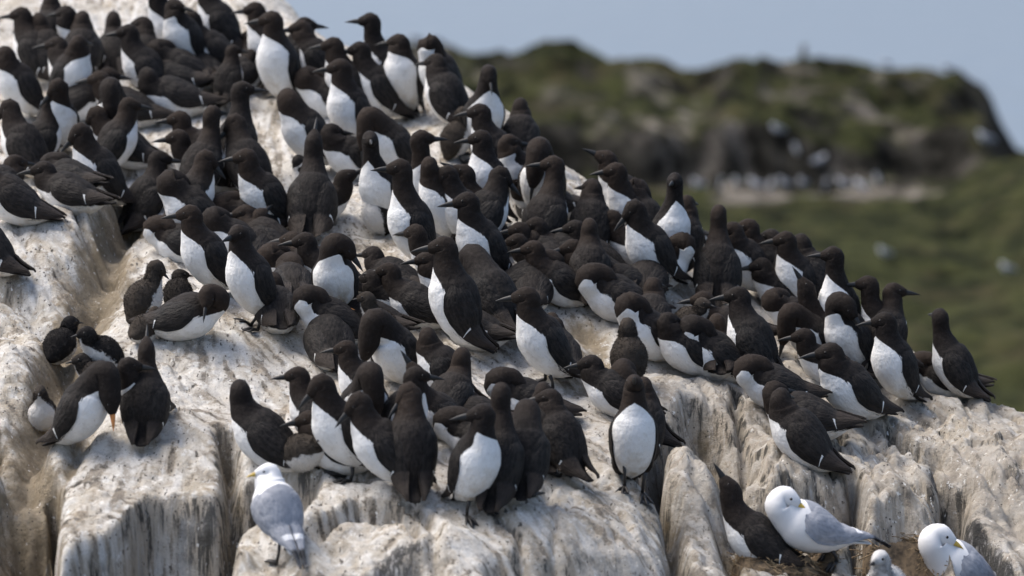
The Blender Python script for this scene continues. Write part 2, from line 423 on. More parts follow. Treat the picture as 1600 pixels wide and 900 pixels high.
# rounded swellings: photo pixel, half width, half depth, height
SWELLS = [((60, 400), 0.42, 0.75, 0.17), ((30, 590), 0.30, 0.4, 0.10), ((300, 540), 0.55, 0.62, 0.11), ((240, 690), 0.42, 0.35, 0.06), ((150, 360), 0.12, 0.3, 0.05),
          ((260, 400), 0.22, 0.4, 0.05), ((90, 700), 0.1, 0.14, 0.04), ((1080, 720), 0.13, 0.30, 0.10), ((1095, 620), 0.24, 0.22, 0.06), ((1430, 720), 0.12, 0.16, 0.09), ((1395, 800), 0.16, 0.22, 0.08),
          ((1560, 720), 0.25, 0.35, 0.07), ((660, 850), 0.16, 0.13, 0.05), ((820, 810), 0.2, 0.2, 0.04), ((950, 830), 0.2, 0.2, 0.04), ((880, 540), 0.14, 0.2, 0.03),
          ((420, 800), 0.07, 0.05, 0.04), ((560, 330), 0.14, 0.25, 0.06), ((330, 120), 0.25, 0.5, 0.08), ((740, 180), 0.25, 0.4, 0.05), ((380, 860), 0.06, 0.05, 0.05)]
def blocks(u, v, X, Y, su, sv, seed, joint_d, step, tilt, jw):
    cu = u * su + 0.35 * fbm(X * su * .75, Y * su * .75, 0, 57 + seed, 3); cv = v * sv + 0.4 * fbm(X * su * .75, Y * su * .75, 0, 58 + seed, 3)
    d1 = np.full(X.shape, 9.0); d2 = np.full(X.shape, 9.0); hc = np.zeros(X.shape); pu = np.zeros(X.shape); pw = np.zeros(X.shape); ta = np.zeros(X.shape)
    iu, iv = np.floor(cu).astype(np.int64), np.floor(cv).astype(np.int64)
    for a in (-1, 0, 1):
        for b in (-1, 0, 1):
            px_ = iu + a + 0.5 + 0.42 * _hash(iu + a, iv + b, 0 * iu, seed); py_ = iv + b + 0.5 + 0.42 * _hash(iu + a, iv + b, 0 * iu, seed + 1)
            dd = np.hypot(cu - px_, cv - py_); near = dd < d1
            d2 = np.where(near, d1, np.minimum(d2, dd)); d1 = np.where(near, dd, d1)
            hc = np.where(near, _hash(iu + a, iv + b, 0 * iu, seed + 3), hc); ta = np.where(near, _hash(iu + a, iv + b, 0 * iu, seed + 4), ta)
            pu = np.where(near, cu - px_, pu); pw = np.where(near, cv - py_, pw)
    j = d2 - d1
    keep = sstep(0.01, 0.16, j)
    return -joint_d * np.exp(-(j / jw) ** 2) * (0.35 + 0.65 * sstep(-0.1, 0.3, vnoise(u * 1.7, v * 1.7, 0, seed + 9))) + step * hc * keep + tilt * (pu * ta + pw * hc) * keep
def rock_height(X, Y):
    global FLOWZ
    Z = base_z(X, Y)
    wx = X + 0.05 * fbm(X * 3, Y * 3, 0, 5, 3); wy = Y + 0.06 * fbm(X * 3, Y * 3, 0, 9, 3)
    for c, rx, ry, h in SWELLS:
        q = hit(*c)
        d = np.sqrt(((wx - q[0]) / rx) ** 2 + ((wy - q[1]) / ry) ** 2)
        Z = Z + h * np.clip(1 - d * d * 0.72, 0, 1) ** 1.4
    for pts, h, run in DROPS:
        pl = poly_xy(pts); o = np.argsort(pl[:, 0]); xs, ys = pl[o, 0], pl[o, 1]
        ye = np.interp(wx, xs, ys)
        span = sstep(xs[0] - 0.05, xs[0] + 0.02, wx) * (1 - sstep(xs[-1] - 0.02, xs[-1] + 0.05, wx))
        dd = (ye - wy) / run
        Z = Z - h * span * np.where(dd < 1, sstep(-0.06, 1.0, dd), 1.0) * np.where(h > 0.4, 1.0, 1 - 0.75 * sstep(1.2, 4.0, dd))
    mud = np.zeros_like(Z)
    for pts, w, dep, md in CRACKS:
        pl = poly_xy(pts); d = dist_poly(wx, wy, pl)
        Z = Z - dep * np.exp(-(d / w) ** 2) * (0.8 + 0.3 * vnoise(X * 9, Y * 9, 0, 3))
        if md: mud = np.maximum(mud, md * np.exp(-(d / (w * 1.7)) ** 2))
    FLOWZ = Z.copy()
    # weathered relief: blocky joints, ribs that run down the slope, small pits
    u, v = X * 0.91 + Y * 0.41, -X * 0.41 + Y * 0.91
    rib = 1 - np.abs(fbm(u * 3.6 + 3, v * 1.1, 0, 21, 3)) * 2
    Z = Z + 0.035 * fbm(X * 2.2, Y * 2.2, 0, 31, 4) - (0.014 + 0.018 * sstep(-0.2, 0.8, X)) * np.clip(rib, 0.55, 1) ** 3 + 0.012
    right = sstep(0.4, 1.2, X)
    rib2 = 1 - np.abs(fbm(u * 7.5, v * 2.4, 0, 77, 3)) * 2.2
    Z = Z - (0.006 + 0.024 * right) * np.clip(rib2, 0.4, 1) ** 2
    Z = Z + 0.012 * fbm(u * 14, v * 6, 0, 41, 4) + 0.006 * fbm(X * 40, Y * 34, 0, 51, 3)
    # sharp joints: edges of slanted, slightly tilted blocks
    dome = np.clip(sstep(-0.30, 0.15, X) + 0.25, 0.2, 1) * (0.45 + 0.55 * right)
    Z = Z + blocks(u, v, X, Y, 2.7, 1.15, 5, dome * (0.06 + 0.05 * right), 0.026 * dome, 0.07 * dome, 0.045)
    Z = Z + blocks(u, v, X, Y, 7.5, 4.2, 15, (0.25 + 0.75 * right) * 0.032, (0.25 + 0.75 * right) * 0.016, (0.25 + 0.75 * right) * 0.03, 0.07)
    rg = 1 - np.abs(fbm(X * 13, Y * 11, 0, 141, 4)) * 2.5
    Z = Z - 0.011 * np.clip(rg, 0.3, 1) ** 2
    # the rock ends at the sides and at the front and drops to the ground below
    edge = sstep(3.6, 4.9, np.abs(X)) * 6 + sstep(11.25, 10.5, Y) * 5 + sstep(23.5, 27.5, Y) * 7
    return Z - edge, mud
gx = np.concatenate([np.arange(-4.9, -2.2, 0.03), np.arange(-2.2, 2.6, 0.0115), np.arange(2.6, 4.91, 0.03)])
gy = np.concatenate([np.arange(10.5, 11.3, 0.04), np.arange(11.3, 13.6, 0.0085), np.arange(13.6, 16.5, 0.016), np.arange(16.5, 20.5, 0.025), np.arange(20.5, 22.5, 0.06), np.arange(22.5, 27.2, 0.15)])
GX, GY = np.meshgrid(gx, gy, indexing='ij')
GZ, GM = rock_height(GX, GY)
# push the surface sideways a little so that steep faces are uneven too
_nx = -np.gradient(GZ, gx, axis=0); _ny = -np.gradient(GZ, gy, axis=1)
_l = np.sqrt(_nx ** 2 + _ny ** 2 + 1)
_disp = 0.016 * fbm(GX * 9, GZ * 5, GY * 3, 61, 4) * sstep(0.3, 1.2, np.hypot(_nx, _ny))
_V = np.stack([GX + _nx / _l * _disp, GY + _ny / _l * _disp, GZ + _disp / _l], -1).reshape(-1, 3)
_me = mesh_from('rock_slope', _V, quad_grid(len(gx), len(gy))[:, ::-1], M['rock'])
# streaks drawn out along the fall line: noise averaged along short downhill paths
_fgx = np.gradient(FLOWZ, gx, axis=0); _fgy = np.gradient(FLOWZ, gy, axis=1)
for _k in range(6):
    for _a in (_fgx, _fgy):
        _a[1:-1] = (_a[:-2] + _a[1:-1] + _a[2:]) / 3; _a[:, 1:-1] = (_a[:, :-2] + _a[:, 1:-1] + _a[:, 2:]) / 3
_fl = np.sqrt(_fgx ** 2 + _fgy ** 2) + 1e-6
_vx, _vy = _fgx / _fl, _fgy / _fl
_step = 0.016 / np.sqrt(1 + _fl ** 2)
_sx = int(np.searchsorted(gx, -2.7)), int(np.searchsorted(gx, 3.1)); _sy = int(np.searchsorted(gy, 11.2)), int(np.searchsorted(gy, 19.5))
_sl2 = (slice(*_sx), slice(*_sy))
_lx, _ly, _lvx, _lvy, _ls = GX[_sl2], GY[_sl2], _vx[_sl2], _vy[_sl2], _step[_sl2]
_acc = 0
for _k in range(-5, 6):
    _acc = _acc + vnoise((_lx + _lvx * _ls * _k) * 46, (_ly + _lvy * _ls * _k) * 46, 0, 201) + 0.7 * vnoise((_lx + _lvx * _ls * _k) * 95, (_ly + _lvy * _ls * _k) * 95, 0, 202)
_STRK = np.full(GX.shape, 0.5); _STRK[_sl2] = np.clip(0.5 + (_acc - _acc.mean()) / (_acc.std() + 1e-9) * 0.17, 0, 1)
DARK_PATCHES = [([(1492, 775), (1515, 815), (1545, 860), (1575, 905)], 0.075, 1.0), ([(600, 880), (640, 870)], 0.07, .75), ([(230, 800), (350, 800)], 0.06, .55), ([(120, 890), (200, 860)], 0.07, .6),
          ([(1370, 820), (1400, 860)], 0.05, .6), ([(1130, 720), (1150, 800)], 0.05, .6), ([(1100, 650), (1125, 720)], 0.035, .5), ([(1570, 740), (1590, 780)], 0.05, .6), ([(560, 800), (600, 830)], 0.05, .55)]
_ST = np.zeros_like(GZ)
for _pts, _w, _a in DARK_PATCHES:
    _ST = np.maximum(_ST, _a * np.exp(-(dist_poly(GX, GY, np.array([hit(*q)[:2] for q in _pts])) / _w) ** 2))
attr(_me, 'dark_patch', _ST)
attr(_me, 'bare', sstep(-0.1, 1.2, GX + 0.35 * fbm(GX * 2, GY * 2, 0, 301, 3)))
attr(_me, 'streak', _STRK)
attr(_me, 'mud', GM); attr(_me, 'steep', np.clip(1 - 1 / _l, 0, 1))
rock = tag(link('rock_slope', _me), 'pale guano-washed rock slope with joints, gullies and dark-streaked faces', kind='structure')
def ground(x, y): return bilin(gx, gy, GZ, np.asarray(x, float), np.asarray(y, float))

# ================================================================== far island and sea
def m_turf():
    t = NT('turf_and_cliff'); c = t.coord()
    n1 = t.noise(c, 0.5, 4, 0.65); n2 = t.noise(c, 1.1, 6, 0.75); n3 = t.noise(c, 9, 3)
    g = t.mix(t.ramp(n2, 0.38, 0.62), (0.004, 0.006, 0.003), (0.042, 0.046, 0.018))
    g = t.mix(t.ramp(n1, 0.5, 0.66, 0, 0.6), g, (0.058, 0.050, 0.026))
    g = t.mix(t.ramp(n3, 0.58, 0.72, 0, 0.5), g, (0.085, 0.078, 0.048))
    rockc = t.mix(t.ramp(n2, 0.4, 0.66), (0.006, 0.006, 0.005), (0.048, 0.045, 0.038))
    pale = t.mix(t.ramp(n2, 0.36, 0.6), (0.05, 0.045, 0.037), (0.23, 0.205, 0.18))
    col = t.mix(t.attr('cliff'), g, rockc)
    col = t.mix(t.math('MULTIPLY', t.attr('pale'), t.ramp(n3, 0.3, 0.6, 0.45, 1.0)), col, pale)
    return t.done(col, 1.0, t.bump(t.math('ADD', n2, t.math('MULTIPLY', n3, 0.5)), 0.8, 0.25), Specular_IOR_Level=0.05)
M['turf'] = m_turf()
fx = np.concatenate([np.arange(-160, -14, 4.0), np.arange(-14, 24, 0.16), np.arange(24, 161, 4.0)])
fy = np.concatenate([np.arange(5, 55, 2.5), np.arange(55, 96, 0.4), np.arange(96, 119, 0.14), np.arange(119, 150, 1.0), np.arange(150, 200, 5.0)])
FX, FY = np.meshgrid(fx, fy, indexing='ij')
_fpx = 800 + FPX * FX / np.maximum(FY, 20)            # direction of each ground point, for reading heights off the skyline
_top = np.interp(FX / FY, (np.array([-900, 300, 640, 700, 780, 850, 920, 965, 1010, 1050, 1090, 1110, 1140, 1180, 1240, 1300, 1350, 1400, 1450, 1490, 1515, 1535, 1552, 1570, 1590, 1700, 1900]) - 800) / FPX,
                 [60, 66, 70, 82, 90, 76, 86, 88, 92, 102, 110, 104, 92, 94, 97, 99, 104, 108, 108, 112, 124, 138, 160, 200, 232, 240, 300])
def zpix(py, D): return CAM_Z - D * np.tan(_p + np.arctan((np.asarray(py, float) - 450) / FPX))
z_floor = np.interp(FY, [5, 60, 80, 100, 104, 200], [15.6, 15.5, 15.0, 14.55, 14.5, 12.0]) + 0.35 * fbm(FX * 0.25, FY * 0.25, 0, 91, 3) * sstep(100, 90, FY)
z_floor += 1.1 * sstep(10.6, 13.5, FX) * sstep(78, 93, FY) * sstep(106, 97, FY) + 0.25 * fbm(FX * 0.5, FY * 0.35, 0, 92, 4)
z_top = zpix(_top, 110.0)
wob = 1.6 * fbm(FX * 0.35, FY * 0.1, 0, 71, 3)
cliff_t = sstep(100.5 + wob, 106.5 + wob * 0.5, FY)
hgt = z_floor + (z_top - z_floor) * (0.55 * sstep(101.0 + wob, 102.6 + wob, FY) + 0.45 * sstep(102.5 + wob, 110.0, FY))
hgt += 0.42 * fbm(FX * 0.9, FY * 0.9, 0, 81, 5) * sstep(100, 103, FY) + 0.30 * fbm(FX * 1.0, FY * 0.5, 0, 83, 4)
hgt = np.where(FY > 110, hgt - (FY - 110) * 0.42 - 0.02 * (FY - 110) ** 2, hgt)
hgt = np.maximum(hgt, -3.0)
_fm = mesh_from('grassy_island', np.stack([FX, FY, hgt], -1).reshape(-1, 3), quad_grid(len(fx), len(fy))[:, ::-1], M['turf'])
_sl = np.hypot(np.gradient(hgt, fx, axis=0), np.gradient(hgt, fy, axis=1))
attr(_fm, 'cliff', sstep(0.60, 0.95, _sl + 0.6 * fbm(FX * 0.8, FY * 0.8, 0, 95, 3)) * sstep(98, 101, FY))
_strip = sstep(5.2, 6.0, FX) * sstep(12.0, 11.0, FX) * sstep(97.3, 98.2, FY + 0.5 * wob) * sstep(101.8, 100.8, FY)
_patch = np.clip(sstep(-0.12, 0.25, fbm(FX * 0.7, FY * 0.7, 0, 97, 4)) * sstep(0.2, 1.2, FX) * sstep(6.4, 5.0, FX) * sstep(98.5, 100, FY) * sstep(107, 104.5, FY), 0, 1)
_patch = np.maximum(_patch, 0.6 * sstep(0.30, 0.45, fbm(FX * 0.8, FY * 0.8, 0, 99, 4)) * sstep(101, 102, FY))
attr(_fm, 'pale', np.maximum(_strip, _patch))
tag(link('grassy_island', _fm), 'blurred green island with dark cliffs and pale rocks behind the colony', kind='structure')
def far_ground(x, y): return bilin(fx, fy, hgt, np.asarray(x, float), np.asarray(y, float))

def m_sea():
    t = NT('sea_water'); c = t.coord()
    n = t.noise(t.mapping(c, (1, 0.35, 1)), 0.25, 4)
    n2 = t.noise(t.mapping(c, (1, 0.3, 1)), 0.01, 3)
    col = t.mix(n2, (0.112, 0.140, 0.185), (0.130, 0.160, 0.205))
    return t.done(col, 0.28, t.bump(n, 0.6, 0.6), IOR=1.33)
M['sea'] = m_sea()
_s = 40000.0
link('sea', mesh_from('sea', [(-_s, -200, 0), (_s, -200, 0), (_s, _s, 0), (-_s, _s, 0)], [(0, 1, 2, 3)], M['sea'], False))
tag(bpy.data.objects['sea'], 'calm blue-grey sea beyond the island', kind='structure')

# ================================================================== birds
def nrm(v): return v / np.maximum(np.linalg.norm(v, axis=-1, keepdims=True), 1e-9)
def spline(K, A, n):
    """cubic Hermite through the rows of A at knots K"""
    K, A = np.asarray(K, float), np.asarray(A, float)
    T = np.empty_like(A)
    T[1:-1] = (A[2:] - A[:-2]) / (K[2:] - K[:-2])[:, None]
    T[0] = (A[1] - A[0]) / (K[1] - K[0]); T[-1] = (A[-1] - A[-2]) / (K[-1] - K[-2])
    k = np.linspace(K[0], K[-1], n)
    i = np.clip(np.searchsorted(K, k, 'right') - 1, 0, len(K) - 2)
    h = (K[i + 1] - K[i])[:, None]; s = ((k - K[i]) / (K[i + 1] - K[i]))[:, None]
    return (2 * s ** 3 - 3 * s ** 2 + 1) * A[i] + (s ** 3 - 2 * s ** 2 + s) * h * T[i] + (-2 * s ** 3 + 3 * s ** 2) * A[i + 1] + (s ** 3 - s ** 2) * h * T[i + 1]

# body proportions along the line tail tip -> shoulder: distance, half width, half depth
TORSO = {'guillemot': [(0, .018, .004), (.045, .033, .012), (.085, .056, .044), (.13, .072, .070), (.185, .080, .083), (.23, .080, .085), (.266, .071, .076), (.292, .056, .061)],
         'kittiwake': [(0, .026, .004), (.06, .034, .011), (.10, .048, .036), (.14, .066, .060), (.20, .082, .079), (.25, .083, .083), (.285, .070, .072), (.305, .056, .060)],
         'chick': [(0, .012, .010), (.025, .036, .032), (.05, .050, .050), (.08, .056, .057), (.105, .054, .056), (.125, .046, .048), (.142, .036, .037), (.152, .030, .031)]}
PITCHES = {'U': 67, 'V': 56, 'L': 46, 'M': 33, 'S': 17, 'P': 10}
def pose_head(head, S, u, d, delta, sc, stretch=0.0):
    """neck mid point, skull centre, bill direction, neck thickness for a head pose; delta = head turn in degrees"""
    z = np.array([0, 0, 1.0]); x = np.array([1.0, 0, 0])
    side = 1.0 if math.sin(R(delta)) >= 0 else -1.0
    y = np.array([0, 1.0, 0]) * side
    c, s_ = math.cos(R(delta)), math.sin(R(delta))
    hp = {'n': -4, 's': 2, 'h': -4, 'u': 62, 'w': 28, 'o': -42}.get(head, 0)
    f = np.array([c * math.cos(R(hp)), s_ * math.cos(R(hp)), math.sin(R(hp))])
    thick = 1.0
    if head in 'nswuo' or head == 'h':
        nl = {'n': .088, 's': .128, 'h': .062, 'u': .112, 'w': .090, 'o': .086}[head] + stretch
        n = nrm(0.42 * u + 0.70 * z + (0.10 * x if head == 'o' else 0))
        H = S + nl * sc * n
        N = S + 0.52 * nl * sc * nrm(0.62 * u + 0.5 * z) - 0.002 * x
        thick = {'h': 1.22, 's': 0.92, 'u': 0.98}.get(head, 1.05)
    elif head == 't':      # head turned back and sunk into the back feathers
        H = S + sc * (0.050 * z - 0.020 * u + 0.016 * y); N = S + sc * (0.034 * u + 0.022 * z + 0.006 * y)
        f = nrm(-0.80 * u + 0.42 * y - 0.30 * z + 0.15 * d); thick = 1.30
    elif head == 'r':      # head turned right round, bill laid on the back, head still held up
        H = S + sc * (0.068 * z + 0.010 * x + 0.012 * y); N = S + sc * (0.036 * u + 0.026 * z)
        f = nrm(-0.72 * x + 0.50 * y - 0.42 * z); thick = 1.1
    elif head == 'd':      # head bowed towards the breast and feet
        H = S + sc * (0.078 * x - 0.030 * z + 0.010 * y); N = S + sc * (0.046 * u + 0.026 * x + 0.012 * z)
        f = nrm(0.22 * x - 0.95 * z + 0.15 * y); thick = 1.18
    elif head == 'p':      # preening: head turned over the shoulder and down
        H = S + sc * (0.050 * z + 0.048 * y + 0.012 * x); N = S + sc * (0.040 * u + 0.020 * z + 0.010 * y)
        f = nrm(np.array([0.35 * c, 0.0, 0]) + 0.62 * y - 0.72 * z); thick = 1.15
    return N, H, f, thick

NRING, NAROUND = 58, 30
def build_bird(kind, pose, head, delta, stretch=0.0, seed=0, openw=0.0, pitch=None, fat=1.0):
    """meshes in the bird's own frame: x forward, y left, z up, origin on the ground below the feet"""
    rs = np.random.default_rng(seed)
    al = R(pitch if pitch is not None else PITCHES[pose] + rs.uniform(-8, 5))
    u = np.array([math.cos(al), 0, math.sin(al)]); d = np.array([-math.sin(al), 0, math.cos(al)])
    prof = np.array(TORSO[kind]); Ls = prof[-1, 0]
    sc = {'guillemot': 1.0, 'kittiwake': 0.95, 'chick': 0.56}[kind]
    bend = {'guillemot': 0.018, 'kittiwake': 0.016, 'chick': 0.006}[kind]
    cl = lambda t: t * u + d * (bend * (np.clip((t - Ls * 0.55) / (Ls * 0.45), -1.2, 1) ** 2)) * (0.6 if al > 0.8 else 1.0)
    tl_up = 0.048 * max(0.0, min(1.0, (al - 0.5) / 0.6)) if kind == 'guillemot' else 0.0
    cl0 = cl
    cl = lambda t: cl0(t) + d * tl_up * max(0.0, 1 - t / .11) ** 2
    pts = [cl(t) for t in prof[:, 0]]
    S = pts[-1]
    N, H, f, th = pose_head(head, S, u, d, delta, sc, stretch)
    big = {'guillemot': 1.17, 'kittiwake': 1.12, 'chick': 1.36}[kind]
    nk = {'guillemot': 1.16, 'kittiwake': 1.30, 'chick': 1.22}[kind]
    hs = sc * big
    rows = [list(p) + [w * fat, h * fat] for p, (t, w, h) in zip(pts, prof)]
    kn = list(prof[:, 0])
    lats = [np.array([0, 1.0, 0])] * len(pts)
    def lat_at(deg): return np.array([-math.sin(R(deg)), math.cos(R(deg)), 0])
    dd = delta
    if head in 'tpdr':
        dd = math.degrees(math.atan2(f[1], f[0])) if abs(f[0]) + abs(f[1]) > 0.3 else 0.0
        if head == 'd': dd *= 0.3
    rows.append(list(N) + [.0335 * sc * th * nk, .0365 * sc * th * nk]); kn.append(Ls + .05 * sc); lats.append(lat_at(dd * 0.5))
    rows.append(list(H) + [.0290 * hs, .0335 * hs]); kn.append(Ls + .105 * sc); lats.append(lat_at(dd))
    rows.append(list(H + f * .026 * hs) + [.0215 * hs, .0235 * hs]); kn.append(Ls + .133 * sc); lats.append(lat_at(dd))
    rows.append(list(H + f * .047 * hs - np.array([0, 0, .002])) + [.0092 * hs, .0125 * hs]); kn.append(Ls + .152 * sc); lats.append(lat_at(dd))
    n_r = NRING
    A = spline(kn, np.hstack([np.array(rows), np.array(lats)]), n_r)
    tq = np.linspace(kn[0], kn[-1], n_r)
    C, W, Hh = A[:, :3], np.maximum(A[:, 3], .002), np.maximum(A[:, 4], .002)
    T = nrm(np.gradient(C, axis=0))
    lat = nrm(A[:, 5:8]); dor = nrm(np.cross(T, lat)); lat = nrm(np.cross(dor, T))
    psi = np.linspace(0, 2 * np.pi, NAROUND, endpoint=False)          # 0 = belly, pi = back
    ca, sa = np.cos(psi), np.sin(psi)
    V = C[:, None] + lat[:, None] * (W[:, None] * sa[None])[..., None] - dor[:, None] * (Hh[:, None] * ca[None])[..., None]
    amp = {'guillemot': .0020, 'kittiwake': .0016, 'chick': .0035}[kind]
    off = amp * fbm(V[..., 0] * 34 + seed * 3.1, V[..., 1] * 34, V[..., 2] * 34, 17, 2)
    cen = nrm(V - C[:, None])
    V = V + cen * (off * np.clip(W / .03, 0.15, 1)[:, None])[..., None]
    Vb = V.reshape(-1, 3)
    faces = quad_grid(n_r, NAROUND, True)
    caps = np.array([C[0] - T[0] * .003, C[-1] + T[-1] * .003 * hs])
    base_i = len(Vb)
    Vb = np.vstack([Vb, caps])
    tri0 = [(base_i, (j + 1) % NAROUND, j) for j in range(NAROUND)]
    o1 = (n_r - 1) * NAROUND
    tri1 = [(base_i + 1, o1 + j, o1 + (j + 1) % NAROUND) for j in range(NAROUND)]
    F = [tuple(q) for q in faces] + tri0 + tri1
    pv = np.degrees(np.minimum(psi, 2 * np.pi - psi))
    out = {}
    def pad(a, e0, e1): return np.r_[a.ravel(), e0, e1]
    if kind == 'guillemot':
        Wd = np.interp(tq, [0, .03, .06, .12, .19, .245, .278, .300, .320, .342, .38], [-30, 20, 70, 84, 90, 86, 74, 57, 32, -12, -60])
        if head == 't': Wd = np.interp(tq - .022, tq, Wd)
        wf = (Wd[:, None] - pv[None]) / 34.0
        hd = sstep(.25, .34, tq)[:, None] + 0 * pv[None]
        soil = np.interp(tq, [0, .10, .17, .24], [.75, .75, .25, 0])[:, None] * np.clip(1.25 - pv / 90, 0, 1)[None] * rs.uniform(0.3, 1.0)
        edge = np.interp(tq, [.05, .10, .19, .25, .29], [2.2, 4.0, 3.4, 1.2, .32])[:, None] + 0 * pv[None]
        out['attrs'] = dict(white=pad(wf, -1, -1), head=pad(hd, 0, 1), soil=pad(soil, 0, 0), edge=pad(edge, 0, 0))
    elif kind == 'kittiwake':
        up = np.interp(tq, [.05, .09, .12, .25, .275, .29], [190, 175, 120, 112, 140, 190])
        g = (pv[None] - up[:, None]) / 40.0
        out['attrs'] = dict(grey=pad(g, -1, -1))
    else:
        Wd = np.interp(tq, [0, .025, .07, .12, .145, .17, .27], [20, 60, 76, 80, 62, 20, -30])
        out['attrs'] = dict(white=pad((Wd[:, None] - pv[None]) / 40.0, 0, -1))
    out['tp'] = np.vstack([np.stack(np.broadcast_arrays(tq[:, None], (pv / 180.0)[None], 0 * pv[None] + seed * 0.37), -1).reshape(-1, 3), [[0, 0, 0], [0, 0, 0]]])
    out['body'] = (Vb, F)
    # ---- folded wings: shells that lie over the flanks
    wings = []
    if kind != 'chick':
        if kind == 'guillemot':
            tb = [-.012, .02, .05, .09, .14, .19, .245, .275]
            p0 = [122, 106, 92, 80, 71, 70, 82, 104]; p1 = [134, 150, 160, 166, 169, 163, 148, 124]
            tip, sh, mn = -.012, .275, [(-.02, .034), (.03, .048), (.08, .062), (.13, .066), (.15, 0)]
        else:
            tb = [-.075, .0, .04, .09, .14, .20, .26, .285]
            p0 = [146, 128, 106, 82, 66, 62, 76, 104]; p1 = [168, 172, 176, 178, 178, 176, 164, 140]
            tip, sh, mn = -.075, .285, [(-.08, .014), (.0, .030), (.05, .044), (.10, .055), (.14, .050), (.15, 0)]
        nt, nv = 26, 11
        tt = np.linspace(tip, sh, nt)
        tc = np.clip(tt, 0, None)
        Ci = np.stack([np.interp(tc, tq, C[:, k]) for k in range(3)], -1) + (tt - tc)[:, None] * u
        Li = nrm(np.stack([np.interp(tc, tq, lat[:, k]) for k in range(3)], -1)); Di = nrm(np.stack([np.interp(tc, tq, dor[:, k]) for k in range(3)], -1))
        mnv = np.interp(tt, [a for a, b in mn], [b for a, b in mn])
        Wi = np.maximum(np.interp(tc, tq, W), mnv); Hi = np.maximum(np.interp(tc, tq, Hh), mnv * 0.9)
        vv = np.linspace(0, 1, nv)
        for sd in (1, -1):
            q0, q1 = np.interp(tt, tb, p0), np.interp(tt, tb, p1)
            q0 = q0 + rs.uniform(-4, 4)
            ps = np.radians(q0[:, None] + (q1 - q0)[:, None] * vv[None])
            bulge = np.sin(np.pi * np.clip(vv, .06, .94)) ** 0.6
            lenw = np.sin(np.pi * np.clip((tt - tip) / (sh - tip), .04, .97)) ** 0.5
            ot = np.interp(vv, [0, .12, .4, .75, 1], [.006, .010, .011, .004, -.004])[None] * (0.35 + 0.65 * lenw[:, None]) - .007 * sstep(sh - .05, sh, tt)[:, None] + openw * (1 - vv[None]) * sstep(.27, .12, tt)[:, None]
            ot = ot + .0012 * vnoise(tt[:, None] * 60, vv[None] * 6 + sd * 9, seed, 5)
            def surf(o):
                return Ci[:, None] + sd * Li[:, None] * ((Wi[:, None] + o) * np.sin(ps))[..., None] - Di[:, None] * ((Hi[:, None] + o) * np.cos(ps))[..., None]
            Vo = surf(ot); Vi = surf(np.minimum(ot - .005, -.001 + openw * (1 - vv[None]) * sstep(.27, .12, tt)[:, None]))
            Vw = np.vstack([Vo.reshape(-1, 3), Vi.reshape(-1, 3)])
            q = quad_grid(nt, nv); nn = nt * nv
            fo = q if sd > 0 else q[:, ::-1]
            fi = (q[:, ::-1] if sd > 0 else q) + nn
            rim = []
            loop = [i * nv for i in range(nt)] + [(nt - 1) * nv + j for j in range(1, nv)] + [i * nv + nv - 1 for i in range(nt - 2, -1, -1)] + [j for j in range(nv - 2, 0, -1)]
            for a, b in zip(loop, loop[1:] + loop[:1]):
                rim.append((a, b, b + nn, a + nn) if sd < 0 else (b, a, a + nn, b + nn))
            Fw = np.vstack([fo, fi, np.array(rim)])
            tv = np.stack(np.broadcast_arrays(tt[:, None], vv[None], 0 * vv[None] + seed), -1).reshape(-1, 3)
            wings.append((Vw, Fw, np.vstack([tv, tv])))
    out['wings'] = wings
    # ---- bill
    hl = nrm(lat[-1]); hdz = nrm(np.cross(f, hl))
    bl, bw, bh, droop = {'guillemot': (.064, .0080, .0132, .006), 'kittiwake': (.040, .0080, .0100, .007), 'chick': (.030, .0075, .0080, .002)}[kind]
    if kind == 'chick': bl *= .8
    b0 = H + f * .038 * hs - np.array([0, 0, .002])
    nb, ns = 8, 10
    bs = np.linspace(0, 1, nb)
    bc = b0 + bs[:, None] * f * (bl + .006) - hdz * (droop * bs[:, None] ** 2)
    rad = (1 - bs ** 1.5) * 0.95 + .05
    an = np.linspace(0, 2 * np.pi, ns, endpoint=False)
    Vl = bc[:, None] + hl * (bw * (.75 if kind == 'chick' else 1) * rad[:, None] * np.cos(an))[..., None] + hdz * (bh * (.75 if kind == 'chick' else 1) * rad[:, None] * np.sin(an))[..., None]
    Vl = np.vstack([Vl.reshape(-1, 3), [bc[-1] + f * .002]])
    Fl = [tuple(q) for q in quad_grid(nb, ns, True)] + [((nb - 1) * ns + j, (nb - 1) * ns + (j + 1) % ns, nb * ns) for j in range(ns)]
    out['bill'] = (Vl, Fl)
    he = H + f * .021 * hs + hdz * .007 * hs
    out['eyes'] = [he + hl * s * .0205 * hs for s in (1, -1)]
    out['headframe'] = (H, f, hl, hdz, hs)
    # ---- rest the lowest point on the ground
    allz = np.vstack([Vb] + [w[0] for w in wings])
    low = allz[:, 2].min()
    belly = cl(Ls * .36)
    stand = pose in 'UVL' and kind != 'chick'
    lift = {'U': .010, 'V': .014, 'L': .020}.get(pose, -.012)
    if kind == 'kittiwake': lift = {'L': .002, 'S': .03}.get(pose, -.01)
    if kind == 'chick': lift = -.004
    sh_v = np.array([-belly[0], 0, lift - low])
    _k = int(np.argmin(np.abs(tq - Ls * .36)))
    out['vent'] = C[_k] - dor[_k] * Hh[_k] + sh_v
    out['belly'] = belly + sh_v
    out['shift'] = sh_v
    out['top'] = Vb[np.argmax(Vb[:, 2])] + sh_v
    return out

